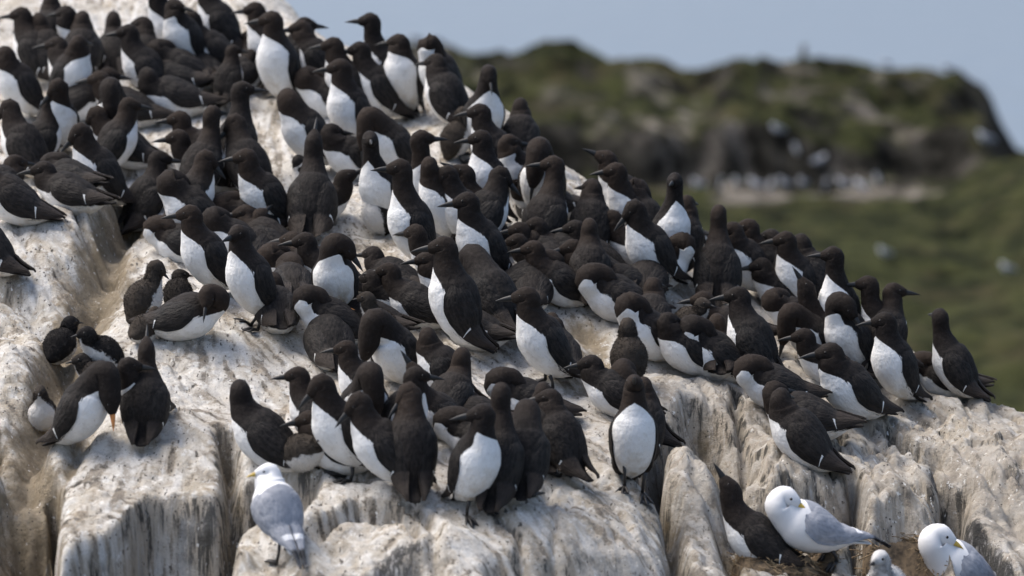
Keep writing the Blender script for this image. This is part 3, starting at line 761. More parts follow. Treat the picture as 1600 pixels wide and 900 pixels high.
def sphere_mesh(name, r, mat, a=10, b=7):
    th = np.linspace(0.05, np.pi - 0.05, b); ph = np.linspace(0, 2 * np.pi, a, endpoint=False)
    V = np.stack([np.outer(np.sin(th), np.cos(ph)), np.outer(np.sin(th), np.sin(ph)), np.outer(np.cos(th), np.ones(a))], -1).reshape(-1, 3) * r
    F = [tuple(q) for q in quad_grid(b, a, True)[:, ::-1]] + [tuple(range(a)), tuple((b - 1) * a + j for j in reversed(range(a)))]
    return mesh_from(name, V, F, mat)
EYE = sphere_mesh('eye', .0042, M['eye'])
KEYE = sphere_mesh('gull_eye', .0050, M['eye'])

def tube(V, F, path, rad, k=6):
    P = np.asarray(path, float); T = nrm(np.gradient(P, axis=0))
    ref = np.array([0.13, 0.2, 1.0]) if abs(T[0][2]) < 0.9 else np.array([1.0, 0.1, 0])
    a = nrm(np.cross(T, ref)); b = np.cross(T, a)
    rad = np.broadcast_to(rad, (len(P),))
    o = len(V); an = np.linspace(0, 2 * np.pi, k, endpoint=False)
    for i in range(len(P)):
        for t in an: V.append(P[i] + rad[i] * (a[i] * math.cos(t) + b[i] * math.sin(t)))
    for q in quad_grid(len(P), k, True): F.append(tuple(int(x) + o for x in q))
    F.append(tuple(o + j for j in reversed(range(k)))); F.append(tuple(o + (len(P) - 1) * k + j for j in range(k)))

def foot_mesh(side, leg_top, size=1.0):
    """webbed foot: three jointed toes with a web between, and a short shank; toes point along +x"""
    V, F = [], []
    tips = [(.060, .026, .004), (.070, .002, .004), (.056, -.022, .004)]
    heel = np.array([0, 0, .008])
    for tx, ty, tz in tips:
        tip = np.array([tx, ty * side, tz]) * size
        mid = heel + (tip - heel) * .5 + np.array([0, 0, .006])
        tube(V, F, [heel, heel + (mid - heel) * .6, mid, mid + (tip - mid) * .6, tip], [.006, .0055, .005, .0042, .002], 6)
    o = len(V)
    web = [heel + (0, 0, .002)] + [np.array([tx * .93, ty * side, .0055]) * size for tx, ty, tz in tips]
    dip1 = (web[1] + web[2]) * .5 - np.array([.010, 0, 0]); dip2 = (web[2] + web[3]) * .5 - np.array([.010, 0, 0])
    ring = [web[0], web[1], dip1, web[2], dip2, web[3]]
    V += ring + [p - np.array([0, 0, .004]) for p in ring]
    for a, b, c in ((0, 1, 2), (0, 2, 3), (0, 3, 4), (0, 4, 5)):
        F.append((o + a, o + b, o + c)); F.append((o + 6 + c, o + 6 + b, o + 6 + a))
    for a in range(6):
        b = (a + 1) % 6; F.append((o + a, o + 6 + a, o + 6 + b, o + b))
    tube(V, F, [heel, heel + (np.asarray(leg_top) - heel) * .5 + np.array([-.004, 0, 0]), np.asarray(leg_top)], [.0062, .0055, .0075], 7)
    return np.array(V), F

def fuzz(V, F, n, length, seed):
    """short down filaments standing off a chick's body"""
    rs = np.random.default_rng(seed)
    Vq = V[:NRING * NAROUND].reshape(NRING, NAROUND, 3)
    i = rs.integers(4, NRING - 9, n); j = rs.integers(0, NAROUND, n)
    a, b = rs.random((n, 1)), rs.random((n, 1)); j2 = (j + 1) % NAROUND
    P = (Vq[i, j] * (1 - b) + Vq[i, j2] * b) * (1 - a) + (Vq[i + 1, j] * (1 - b) + Vq[i + 1, j2] * b) * a; C = Vq[i].mean(axis=1)
    nd = nrm(P - C) + rs.normal(0, .35, (n, 3)); nd = nrm(nd - np.array([0, 0, .25]))
    t = nrm(np.cross(nd, rs.normal(0, 1, (n, 3))))
    L = length * rs.uniform(.5, 1.2, n)[:, None]
    o = len(V)
    Vn = np.stack([P - t * .0011, P + t * .0011, P + nd * L], 1).reshape(-1, 3)
    src = (i * NAROUND + j).repeat(3)
    return np.vstack([V, Vn]), F + [(o + 3 * k, o + 3 * k + 1, o + 3 * k + 2) for k in range(n)], src

PLACED = []
def place(top_local, yaw, scale, hx, hy, bias=0.0):
    """slide the bird along the view line of its crown until its feet meet the rock"""
    c, s = math.cos(yaw), math.sin(yaw)
    t = np.array([top_local[0] * c - top_local[1] * s, top_local[0] * s + top_local[1] * c, top_local[2]]) * scale
    P = at(np.full(len(_DS), float(hx)), np.full(len(_DS), float(hy)), _DS) - t
    g = P[:, 2] - ground(P[:, 0], P[:, 1])
    k = np.where((g <= 0))[0]
    if len(k) and k[0] > 0:
        a_, b_ = P[k[0] - 1], P[k[0]]
        for _ in range(14):
            m_ = (a_ + b_) / 2
            if m_[2] - float(ground(m_[0], m_[1])) > 0: a_ = m_
            else: b_ = m_
        b = b_
    else: b = P[int(np.argmin(g))]
    b = b.copy(); b[2] = float(ground(b[0], b[1]))
    return b

def make_bird(kind, hx, hy, phi, pose, head, hd, label, scale=1.0, stretch=0.0, feet=None, openw=0.0, pitch=None, bridle=False,
              bill=None, soil=None, fat=1.0, name=None, cat=None, group=None, loc=None):
    seed = len(PLACED) + 1
    if kind == 'chick' and cat == 'chick' and name != 'kittiwake_chick': scale *= .90
    if kind == 'guillemot': scale *= float(np.interp(hy, [150, 350, 600], [1.02, .95, .92]))
    delta = 0.0 if hd is None else ((hd - phi + 180) % 360) - 180
    B = build_bird(kind, pose, head, delta, stretch, seed, openw, pitch, fat)
    yaw = R(phi)
    pos = place(B['top'], yaw, scale, hx, hy) if loc is None else np.array(loc)
    nm = name or kind
    root = bpy.data.objects.new(nm, None); COL.objects.link(root)
    root.empty_display_size = 0.05
    root.location = pos; root.rotation_euler = (0, 0, yaw); root.scale = (scale,) * 3
    tag(root, label, cat or 'seabird', group)
    sv = B['shift']
    V, F = B['body']
    tp, at_ = B['tp'], dict(B['attrs'])
    if soil is not None and 'soil' in at_:
        at_['soil'] = np.clip(at_['soil'] * soil, 0, 1.2)
    src = None
    if kind == 'chick':
        V, F, src = fuzz(V, F, 3200, .0055, seed)
    mat = {'guillemot': M['bird'], 'kittiwake': M['kitti'], 'chick': M['chick']}[kind]
    me = mesh_from('body', V + sv, F, mat)
    for k, a in at_.items():
        a = np.asarray(a, float)
        attr(me, k, a if src is None else np.r_[a, a[src]])
    attr(me, 'tp', tp if src is None else np.vstack([tp, tp[src]]), 'FLOAT_VECTOR')
    link('body', me, root)
    for Vw, Fw, tv in B['wings']:
        mw = mesh_from('wing', Vw + sv, Fw, M['wing'] if kind == 'guillemot' else M['kwing'])
        attr(mw, 'tv', tv, 'FLOAT_VECTOR')
        link('wing', mw, root)
    Vl, Fl = B['bill']
    bm = M[bill] if bill else (M['yellow'] if kind == 'kittiwake' else M['bill'])
    link('bill', mesh_from('bill', Vl + sv, Fl, bm), root)
    if head not in ('t',) or kind == 'kittiwake':
        for e in B['eyes']:
            o = link('eye', KEYE if kind == 'kittiwake' else EYE, root); o.location = e + sv
    if bridle:
        H, f, hl, hz, hs = B['headframe']
        for s in (1, -1):
            Vt, Ft = [], []
            pth = [H + f * .016 + hz * .008 + hl * s * .0255, H + f * .004 + hz * .006 + hl * s * .0300, H - f * .008 + hz * .000 + hl * s * .0315, H - f * .016 - hz * .008 + hl * s * .0300]
            tube(Vt, Ft, pth, .0013, 5)
            link('eye_stripe', mesh_from('eye_stripe', np.array(Vt) + sv, Ft, M['bridle']), root)
    if feet is None: feet = pose in 'UV' and kind == 'guillemot' and hy > 420
    if feet:
        vent = B['vent']
        fx0 = float(vent[0]) * 0.75
        for s in (1, -1):
            z0 = max(.025, float(vent[2]) + .016)
            Vf, Ff = foot_mesh(s, (-.004, 0, z0), 1.0 if kind == 'guillemot' else 0.8)
            o = link('foot', mesh_from('foot', Vf, Ff, M['foot']), root)
            fxw, fyw = fx0, s * .030
            c, sn = math.cos(yaw), math.sin(yaw)
            gxw = pos[0] + (fxw * c - fyw * sn) * scale; gyw = pos[1] + (fxw * sn + fyw * c) * scale
            slx = pos[0] + ((fxw + .05) * c - fyw * sn) * scale; sly = pos[1] + ((fxw + .05) * sn + fyw * c) * scale
            if loc is None:
                dz = float(ground(gxw, gyw)) - pos[2]; dz2 = float(ground(slx, sly)) - float(ground(gxw, gyw))
            else: dz = dz2 = 0.0
            o.location = (fxw, fyw, np.clip(dz / scale, -.025, .04)); o.rotation_euler = (0, -math.atan2(np.clip(dz2, -.03, .03), .05), R(s * 12))
    PLACED.append((nm, hx, hy, pos))
    return root

# ------------------------------------------------------------------ the colony: crown pixel, facing (0 right, 90 away, 180 left, 270 towards us), stance, head pose, head facing, label
G = [
 # top left
 (33, 10, 150, 'V', 'n', 180, 'guillemot at the top left corner with bill pointing left', {}),
 (60, 19, 130, 'V', 'h', 110, 'back-turned guillemot near the top left corner, white edge down its left side', {}),
 (102, 8, 215, 'V', 'h', 150, 'guillemot with white shoulder peeping out behind the leaning bird at top left', {}),
 (124, 54, 325, 'V', 'h', 60, 'guillemot at upper left leaning right, big white belly towards the camera', {}),
 (88, 56, 150, 'L', 'h', 180, 'brown-black guillemot left of the big white belly at upper left', {}),
 (129, 16, 90, 'V', 'h', 90, 'dark guillemot seen from behind, in the topmost row left', {}),
 (177, 17, 95, 'M', 'w', 95, 'crouching guillemot with its bill raised against the pale rock, top left', {}),
 (200, 37, 175, 'V', 'n', 180, 'guillemot standing upright in profile to the left, beside pale grey rock at top', {}),
 (222, 25, 100, 'V', 'h', 170, 'dark guillemot just right of the upright profile one, top left', {}),
 (247, 60, 190, 'S', 't', 20, 'dozing guillemot with a white oval breast patch, upper left', {}),
 (249, 79, 172, 'S', 't', 10, 'low dark guillemot whose long back lies behind the white-bellied lying bird', {}),
 (304, 63, 110, 'S', 'h', 150, 'dark squatting guillemot on the pale ledge, upper left of centre top', {}),
 (298, 15, 190, 'M', 'n', 180, 'guillemot with large white breast leaning left near the top edge', {}),
 (273, -3, 220, 'V', 'h', 330, 'guillemot cut by the top edge, white chest with dark head above', {}),
 (320, -34, 172, 'V', 'n', 180, 'guillemot cut by the top edge, white front and long dark back', {}),
 (243, -24, 205, 'V', 'n', 200, 'guillemot whose greyish white belly just shows at the top edge', {}),
 (80, -13, 90, 'V', 'h', 90, 'dark guillemot cut by the top edge near the left corner', {}),
 (6, 71, 205, 'V', 'h', 150, 'guillemot at the left edge with a white breast, upper row', {}),
 (16, 153, 150, 'V', 'o', 190, 'broad-backed guillemot at the left edge with yellow-stained white flank', {'soil': 1.6}),
 (93, 121, 280, 'V', 'o', 200, 'guillemot facing us with a brown-stained white belly, upper left', {'soil': 2.2}),
 (82, 151, 40, 'V', 'n', 10, 'small-looking dark guillemot with bill to the right beside the stained belly', {'scale': 0.88}),
 (169, 104, 5, 'S', 'n', 0, 'squatting guillemot with bill pointing right, third row at upper left', {}),
 (155, 110, 180, 'S', 'n', 180, 'squatting guillemot with bill pointing left, head against its neighbour at upper left', {}),
 (173, 120, 265, 'V', 'd', 265, 'guillemot bowing its head in front of its white breast, upper left', {}),
 (153, 164, 172, 'M', 'o', 185, 'large lying guillemot with a white neck side, above the tall profile bird on the left', {}),
 (127, 190, 205, 'V', 'o', 195, 'tall guillemot in profile at the left, bill down-left, whole body in view', {'scale': 1.06}),
 (202, 151, 20, 'V', 'n', 0, 'guillemot with dark throat looking right, below the white-bellied lying bird', {'scale': .92}),
 (229, 104, 192, 'P', 'h', 120, 'lying guillemot with long white belly on the pale ledge, upper left', {'scale': 1.04, 'pitch': 14}),
 (280, 172, 185, 'M', 'n', 180, 'guillemot bending left over its neighbour, left of the necked bird', {}),
 (278, 201, 195, 'M', 'n', 180, 'guillemot with a long level bill to the left above a white breast', {}),
 (-28, 238, 182, 'M', 'n', 180, 'lying guillemot at the left edge, head out of view, tail pointing down right', {'pitch': 30, 'scale': 1.05}),
 (24, 241, 60, 'S', 'h', 30, 'low dark head showing behind the lying bird at the left edge', {}),
 (67, 251, 160, 'S', 'h', 190, 'crouched dark guillemot between the lying bird and the tall profile bird', {}),
 (95, 237, 150, 'S', 't', 330, 'rounded dark back pressed behind the tall profile bird on the left', {'scale': .9}),
 (249, 234, 50, 'V', 'n', 5, 'guillemot with head turned right above the big dozing bird, left', {}),
 (269, 263, 192, 'L', 't', 25, 'big dozing guillemot with bulging white breast and head laid on its back, left', {'scale': 1.08}),
 (296, 319, 205, 'V', 'n', 182, 'tall white-fronted guillemot with level bill, standing left of the upright preener', {'scale': 1.02}),
 (251, 336, 170, 'S', 't', 330, 'dusky squatting guillemot at the foot of the big dozing bird', {}),
 (-52, 306, 165, 'L', 'n', 180, 'guillemot at the left edge of which only wing tips and tail show', {}),
 # top centre
 (398, 2, 190, 'V', 'n', 180, 'guillemot at the top edge with raised bill, left of the tall white-fronted one', {}),
 (424, 16, 235, 'U', 'n', 180, 'tall white-fronted guillemot standing on the skyline ledge, head turned left', {'scale': 1.08}),
 (389, 46, 120, 'S', 'h', 150, 'dark hunched guillemot just left of the tall white-fronted one at top', {}),
 (364, 69, 60, 'U', 'n', 10, 'slim young-looking dark guillemot standing alone on pale rock at top', {'scale': .72}),
 (394, 76, 60, 'S', 't', 240, 'squatting dark guillemot at the heels of the tall white-fronted one', {}),
 (469, 31, 170, 'V', 'h', 190, 'guillemot with white front and broad dark back right of the tall one', {}),
 (477, 26, 30, 'V', 'h', 20, 'guillemot mostly hidden behind the broad-backed one, top centre', {}),
 (520, 57, 190, 'V', 'n', 182, 'guillemot with bill left on the skyline, left of the two white-fronted ones', {}),
 (562, 64, 185, 'V', 'n', 180, 'guillemot beneath the long-necked skyline bird, bill left', {}),
 (580, 19, 195, 'U', 's', 180, 'long-necked guillemot outlined against the sea, bill pointing left', {'scale': 1.0}),
 (622, 52, 245, 'U', 'h', 160, 'stout guillemot with full white front on the skyline, head tucked left', {'scale': 1.0}),
 (671, 51, 195, 'V', 't', 10, 'guillemot on the skyline with head turned back over a white shoulder', {}),
 (680, 83, 140, 'V', 'h', 150, 'dark hunched guillemot at the right end of the skyline ledge', {}),
 (763, 100, 288, 'U', 'o', 280, 'upright guillemot facing the camera alone before the green island', {'scale': 1.0, 'stretch': .02}),
 (814, 152, 90, 'V', 'h', 70, 'dark back close behind the guillemot that faces the camera on the right ridge', {'scale': .9}),
 (584, 166, 205, 'L', 'd', 205, 'arched guillemot bowing left with a white flank, above centre', {}),
 (749, 161, 195, 'V', 'n', 185, 'guillemot billing with the small chick, below the camera-facing one', {}),
 (531, 91, 212, 'U', 'n', 180, 'large white-breasted guillemot with black head turned left, upper centre', {'scale': 1.06}),
 (482, 103, 192, 'M', 't', 15, 'dozing guillemot left of the large white-breasted one, upper centre', {}),
 (376, 126, 70, 'U', 's', 0, 'guillemot with stretched neck and long bill pointing right, upper centre left', {}),
 (369, 176, 130, 'V', 'o', 200, 'dark-backed guillemot bending its head down left, before the stretched neck', {'scale': 1.05}),
 (447, 137, 200, 'V', 'p', 20, 'white-bodied guillemot preening its own right shoulder, upper centre', {'scale': 1.06}),
 (331, 164, 60, 'V', 's', 60, 'brown-necked guillemot seen from behind, left of the dark bending one', {}),
 (320, 232, 30, 'V', 'o', 350, 'guillemot with bill sloping down right towards its facing neighbour', {}),
 (384, 231, 205, 'L', 'n', 182, 'guillemot with clean white breast and level bill left, centre left', {'scale': 1.02}),
 (367, 298, 192, 'S', 't', 15, 'dozing guillemot with white collar below the level-billed one', {}),
 (382, 319, 150, 'S', 'h', 190, 'round brown head without visible bill, left of the sky-pointing bird', {}),
 (333, 322, 205, 'M', 't', 30, 'guillemot bent over a chick beside the tall white-fronted left bird', {}),
 (407, 325, 80, 'S', 'w', 60, 'guillemot seen from behind with short bill raised, below the sky-pointing bird', {}),
 (372, 350, 212, 'U', 'n', 240, 'upright guillemot on the big pale boulder with full white front and visible feet', {'scale': 1.06, 'feet': True, 'pitch': 64}),
 (491, 201, 88, 'V', 'u', 80, 'back-turned guillemot in the centre stretching its bill straight up', {'scale': 1.08, 'stretch': .01, 'openw': .014}),
 (518, 192, 200, 'M', 'h', 30, 'white-sided guillemot right of the sky-pointing bird, head turned away', {}),
 (578, 204, 232, 'V', 's', 275, 'guillemot with slender neck looking at the camera, centre', {}),
 (542, 264, 15, 'S', 'w', 5, 'squatting guillemot with bill raised right, by the whitish rock in the centre', {}),
 (455, 361, 150, 'S', 'h', 160, 'low dark head just under the sky-pointing bird, left of the level bill', {}),
 (476, 362, 185, 'M', 'n', 182, 'guillemot with long level bill left, below the sky-pointing bird', {}),
 (524, 363, 262, 'V', 'p', 350, 'guillemot with orange-stained white belly preening to the right, centre', {'scale': 1.04, 'soil': 2.6}),
 (627, 247, 195, 'U', 's', 190, 'long-necked white-fronted guillemot standing tall in the centre, bill left', {'scale': 1.06}),
 (656, 202, 250, 'V', 's', 10, 'guillemot with thin brown neck and bill turned right, centre top', {}),
 (671, 244, 212, 'V', 'n', 80, 'white-chested guillemot with head turned away, right of the long-necked tall one', {}),
 (700, 257, 200, 'V', 'o', 195, 'guillemot with thick dark head bent left, centre', {}),
 (726, 256, 180, 'V', 'w', 180, 'guillemot with raised bill hidden behind the thick-headed one', {}),
 (751, 202, 222, 'U', 'n', 182, 'white-fronted guillemot with bill left, under the billing pair', {'scale': 1.0}),
 (796, 209, 225, 'V', 'h', 20, 'guillemot with head turned right and white breast, by the arched one', {}),
 (844, 213, 262, 'V', 'd', 200, 'arched guillemot with large bare white belly, right of centre top', {'scale': 1.1}),
 (780, 258, 40, 'V', 'o', 350, 'brown guillemot bending its bill down right, centre', {'scale': 1.04}),
 (729, 299, 218, 'V', 'n', 190, 'guillemot with grey-speckled white breast and stout bill left, centre', {'scale': 1.1, 'soil': 1.8}),
 (867, 242, 60, 'V', 's', 180, 'long-necked guillemot looking back left with white front edge on the right', {'scale': 1.05}),
 (811, 271, 192, 'S', 'h', 200, 'low dark guillemot under the arched white-bellied one, left of two', {}),
 (835, 269, 95, 'S', 'h', 90, 'low dark guillemot under the arched white-bellied one, right of two', {}),
 (649, 349, 190, 'M', 'n', 150, 'brown-headed guillemot with white chest left of the big upright profile bird', {}),
 (812, 346, 185, 'S', 'n', 185, 'low guillemot with bill left, first in the dark row right of the speckled breast', {'scale': .95}),
 (837, 338, 180, 'S', 'n', 180, 'low guillemot with bill left, second in the dark row right of the speckled breast', {}),
 (831, 359, 150, 'S', 'h', 120, 'round brown crown in the middle of the dark row, no bill showing', {'scale': .92}),
 (808, 364, 185, 'S', 'n', 182, 'low guillemot with thin bill left at the end of the dark row', {'scale': .92}),
 (833, 375, 192, 'M', 'n', 178, 'guillemot with straight bill left and white throat side, below the dark row', {}),
 (835, 396, 85, 'S', 'h', 85, 'ruffled squatting guillemot seen from behind, round brown head', {}),
 (857, 389, 20, 'S', 't', 200, 'dark dozing hump right of the ruffled back-turned bird', {}),
 (893, 373, 190, 'S', 'h', 200, 'squatting guillemot with rough dark back left of the fluffy-backed pair', {'scale': 1.05}),
 (898, 343, 190, 'M', 'n', 182, 'guillemot with long bill left and white chest patch, right of the dark row', {}),
 (921, 340, 92, 'V', 'n', 92, 'brown neck seen from behind between two left-facing guillemots', {'scale': .95}),
 (956, 327, 182, 'S', 'n', 180, 'dark guillemot with level bill left beneath the two white-chested ridge birds', {}),
 # right ridge
 (949, 234, 192, 'V', 'w', 180, 'brown-headed guillemot with raised bill, rear of the pair on the right ridge', {}),
 (962, 253, 222, 'V', 'n', 182, 'white-chested guillemot, front of the pair on the right ridge', {}),
 (924, 278, 85, 'V', 'h', 130, 'dark back-turned guillemot left of the ridge pair', {}),
 (991, 276, 140, 'V', 't', 330, 'black rounded guillemot right of the ridge pair, head buried', {}),
 (1055, 269, 298, 'U', 's', 255, 'slender guillemot with white breast facing us, standing above the right ridge', {'scale': .98}),
 (1031, 301, 200, 'S', 'h', 200, 'small dark head left of the slender ridge bird', {'scale': .9}),
 (1074, 304, 70, 'V', 'h', 60, 'dark head and back close behind the slender ridge bird', {}),
 (993, 310, 208, 'V', 'o', 195, 'white-breasted guillemot with bill drooping left, right of centre', {'scale': 1.08}),
 (1067, 362, 350, 'M', 't', 170, 'dozing guillemot with white breast to the right, left of the upright back view', {}),
 (1123, 319, 85, 'U', 's', 80, 'upright guillemot seen from behind with wings held slightly open', {'scale': 1.0, 'openw': .022}),
 (1143, 346, 212, 'V', 'h', 180, 'guillemot with streaked white flank right of the upright back view', {'scale': 1.05}),
 (1169, 341, 188, 'V', 'n', 178, 'guillemot with bill left leaning over the streaked flank, right ridge', {}),
 (1227, 360, 212, 'V', 'n', 182, 'broad white-fronted guillemot on the right ridge, bill left', {'scale': 1.02}),
 (1204, 357, 150, 'V', 'h', 150, 'brown crown peeping left of the broad white-fronted ridge bird', {}),
 (1250, 356, 150, 'V', 'h', 140, 'dark guillemot right behind the broad white-fronted ridge bird', {}),
 (1304, 384, 232, 'U', 's', 180, 'black-headed guillemot with long neck and white chest against green, right', {}),
 (1255, 432, 195, 'M', 'u', 185, 'guillemot pointing its dark bill steeply up, right part of the colony', {}),
 (1211, 449, 200, 'S', 't', 20, 'dozing guillemot with soft white front on bare rock, right', {'scale': .95}),
 (1153, 447, 152, 'V', 'n', 180, 'big brown-backed guillemot with bill left, right of centre', {'scale': 1.08}),
 (1311, 455, 216, 'V', 'p', 340, 'white-fronted guillemot preening with brown head turned down right', {'scale': 1.1}),
 (1358, 430, 185, 'V', 's', 180, 'long-billed guillemot in profile against the green, far right group', {}),
 (1397, 441, 60, 'V', 'n', 5, 'dark guillemot looking right against the green, only one with bill that way', {}),
 (1382, 487, 210, 'U', 'n', 182, 'tall white-fronted guillemot near the right end, bill left', {'scale': 1.06, 'pitch': 64, 'feet': False}),
 (1240, 472, 222, 'M', 'd', 150, 'guillemot with rounded white back of breast and hidden head, right', {}),
 (1256, 512, 200, 'M', 'n', 178, 'black-headed guillemot with bill lifted left above the big crouching one', {}),
 (1296, 535, 205, 'M', 'h', 188, 'big crouching guillemot with cream belly and wing bar, right', {'scale': 1.18, 'pitch': 40}),
 (1169, 553, 192, 'S', 't', 10, 'low dozing guillemot with bright white breast on the rock edge, right', {'scale': 1.08}),
 (1211, 594, 175, 'S', 'h', 30, 'rear bird of the pair on the right ledge, white line behind its eye', {'bridle': True, 'scale': 1.14}),
 (1221, 605, 165, 'M', 'h', 60, 'front bird of the pair on the right ledge, white side and wing bar', {'scale': 1.14, 'pitch': 46}),
 (1469, 481, 155, 'V', 's', 110, 'rightmost guillemot of the colony, slim neck, head turned away', {'scale': .98, 'feet': False}),
 (1444, 548, 165, 'S', 't', 330, 'dark crouching guillemot left of the rightmost bird', {}),
 # centre right
 (924, 410, 196, 'S', 't', 12, 'dozing guillemot with mottled white side, above the brown chick', {'scale': 1.14}),
 (984, 455, 212, 'M', 't', 20, 'dozing guillemot with soiled white breast right behind the brown chick', {'scale': 1.1, 'soil': 1.8}),
 (1022, 433, 80, 'M', 'h', 60, 'brown-necked guillemot seen from behind above the two dozing white-breasted ones', {}),
 (1020, 378, 80, 'S', 'o', 180, 'fluffy-backed guillemot bending left under the drooping-billed bird', {'scale': 1.05}),
 (1044, 487, 205, 'M', 'h', 30, 'brown-headed guillemot, left one of the white-breasted pair above the rock rib', {}),
 (1080, 491, 198, 'M', 't', 10, 'dark-headed dozing guillemot, right one of the pair above the rock rib', {'scale': 1.16}),
 (1098, 454, 184, 'S', 'n', 178, 'low guillemot with bill left behind the black chick, right of centre', {}),
 (1120, 489, 90, 'S', 'n', 95, 'brown neck seen from behind left of the big brown-backed bird', {}),
 (862, 487, 95, 'S', 'h', 95, 'brown crown, rear of two behind the bridled guillemot', {'scale': .95}),
 (868, 495, 100, 'M', 'h', 100, 'brown crown, front of two behind the bridled guillemot', {'scale': .95}),
 (922, 554, 172, 'M', 'h', 185, 'dark guillemot with speckled wing squeezed left of the bowing one', {}),
 (693, 368, 172, 'U', 'n', 182, 'big upright guillemot in profile in the very centre, bill left', {'scale': 1.16, 'stretch': .012}),
 (822, 447, 205, 'V', 'n', 176, 'bridled guillemot with white eye line, white front, bill left', {'scale': 1.1, 'bridle': True}),
 (744, 381, 130, 'L', 'd', 130, 'hump-backed guillemot behind the big central profile bird', {'scale': 1.14}),
 (667, 391, 200, 'M', 'h', 190, 'white-breasted guillemot half hidden by the big central bird\'s bill', {}),
 (582, 384, 150, 'S', 'h', 150, 'small dark head right of the orange-stained belly', {'scale': .92}),
 (607, 409, 170, 'M', 'n', 176, 'brown-headed guillemot reaching its bill left to the stained bird', {}),
 (580, 420, 190, 'S', 'h', 150, 'brown crown under the reaching bill, white beside it', {}),
 (593, 481, 226, 'M', 'd', 200, 'bowed guillemot showing one big smooth white oval, centre', {'scale': 1.08, 'pitch': 50}),
 (667, 510, 168, 'V', 'h', 100, 'brown-black guillemot with head turned away, below the central profile bird', {'scale': .98}),
 (644, 564, 200, 'M', 'u', 178, 'guillemot pointing its bill up left in the crowded lower centre', {'scale': .95}),
 (722, 542, 65, 'M', 'n', 70, 'brown neck in front of bare rock, lower centre', {}),
 (507, 462, 105, 'M', 'h', 10, 'squatting back-turned guillemot with an orange-tipped bill, centre left', {'bill': 'orange', 'scale': 1.1}),
 (482, 444, 196, 'M', 't', 12, 'dozing guillemot with rounded white breast beside the pale boulder', {'scale': 1.04}),
 (453, 393, 100, 'S', 't', 300, 'ruffled dark dozing guillemot right of the bird with visible feet', {'scale': 1.04, 'bridle': True}),
 (424, 378, 192, 'S', 't', 12, 'dozing guillemot with white neck patch behind the bird with visible feet', {}),
 (427, 424, 100, 'S', 'h', 100, 'brown hump pressed against the wing of the bird with visible feet', {}),
 (327, 443, 350, 'S', 'p', 260, 'sitting guillemot on the pale boulder facing right, bill turned back', {'scale': 1.06, 'pitch': 16}),
 # lower left and lower centre
 (155, 562, 335, 'L', 'd', 330, 'bowed guillemot at the left probing its white belly with an orange bill', {'scale': 1.06, 'bill': 'orange', 'pitch': 56}),
 (201, 557, 245, 'M', 'n', 8, 'guillemot between the bowed one and the sky-pointer, bill right', {'scale': .95, 'pitch': 30}),
 (229, 525, 88, 'U', 'u', 92, 'back-turned guillemot on the left boulder, bill straight up, two white wing ticks', {'scale': .94, 'pitch': 62, 'feet': False, 'fat': 1.12}),
 (374, 592, 166, 'M', 'n', 100, 'sitting guillemot above the kittiwake, head turned away, white left side', {'scale': 1.12, 'pitch': 40}),
 (465, 572, 158, 'V', 'n', 178, 'brown guillemot with bill raised left, edge of the lower group', {'scale': .94}),
 (504, 582, 205, 'V', 'o', 195, 'guillemot stooping over a chick, long dark bill down left', {'scale': 1.08}),
 (562, 610, 182, 'V', 'o', 196, 'upright guillemot with narrow white front, right of the stooping one', {'scale': 1.08, 'feet': False}),
 (576, 564, 285, 'V', 'd', 290, 'guillemot bowing towards the camera, brown nape in front, lower centre', {'scale': 1.04}),
 (540, 531, 180, 'V', 'n', 184, 'brown-headed guillemot with bill left above the bowing nape', {'scale': .9}),
 (642, 595, 98, 'U', 'o', 210, 'ruffled black back-turned guillemot in the front row, head bent left', {'scale': 1.08, 'bridle': True, 'feet': False}),
 (650, 572, 305, 'V', 'n', 10, 'guillemot behind the ruffled black one, white breast to the right', {'scale': .98}),
 (703, 604, 180, 'S', 'h', 180, 'small brown dome right of the white breast in the lower centre', {}),
 (714, 634, 170, 'S', 't', 330, 'dark squatting guillemot with a white wing bar in the gap of the front row', {'scale': 1.05}),
 (787, 573, 192, 'S', 't', 10, 'dozing guillemot with white throat behind the straight-necked back view', {'scale': 1.08}),
 (783, 597, 78, 'U', 's', 85, 'straight-necked back-turned guillemot in the front row', {'scale': 1.06, 'feet': False}),
 (753, 630, 305, 'U', 'n', 184, 'front guillemot with white breast to the right and splayed black feet', {'scale': 1.06, 'feet': True, 'pitch': 64}),
 (824, 624, 85, 'V', 'd', 90, 'hunched headless-looking guillemot back right of the straight-necked one', {'scale': 1.04}),
 (858, 607, 135, 'V', 'h', 176, 'brown-naped guillemot leaning left with tail towards the bare rock', {'scale': 1.0}),
 (848, 596, 100, 'V', 'h', 100, 'dark crown just behind the brown-naped leaning guillemot', {'scale': .94}),
 (973, 560, 165, 'V', 'p', 20, 'dark guillemot bowing right with a white strip down its left side', {'scale': 1.06}),
 (991, 586, 272, 'U', 'w', 268, 'guillemot facing the camera in the front, full white front and black feet', {'scale': 1.08, 'feet': True, 'pitch': 74, 'fat': .95}),
 (1006, 588, 85, 'U', 'h', 80, 'dark back half hidden behind the front guillemot that faces the camera', {'scale': .98, 'feet': False}),
 (481, 641, 170, 'S', 'h', 200, 'dark wing and grey flank low between the stooping bird and its chick', {}),
 (545, 452, 150, 'S', 'h', 160, 'dark low guillemot between the orange-tipped bill and the stained belly', {}),
 (700, 462, 150, 'S', 'h', 150, 'low dark guillemot hidden at the tail of the big central profile bird', {}),
 (938, 398, 200, 'S', 'h', 200, 'rough-backed low guillemot just above the mottled dozing one', {'scale': .95}),
 (1188, 402, 200, 'M', 'h', 190, 'low guillemot with pale flank under the leaning ridge bird', {}),
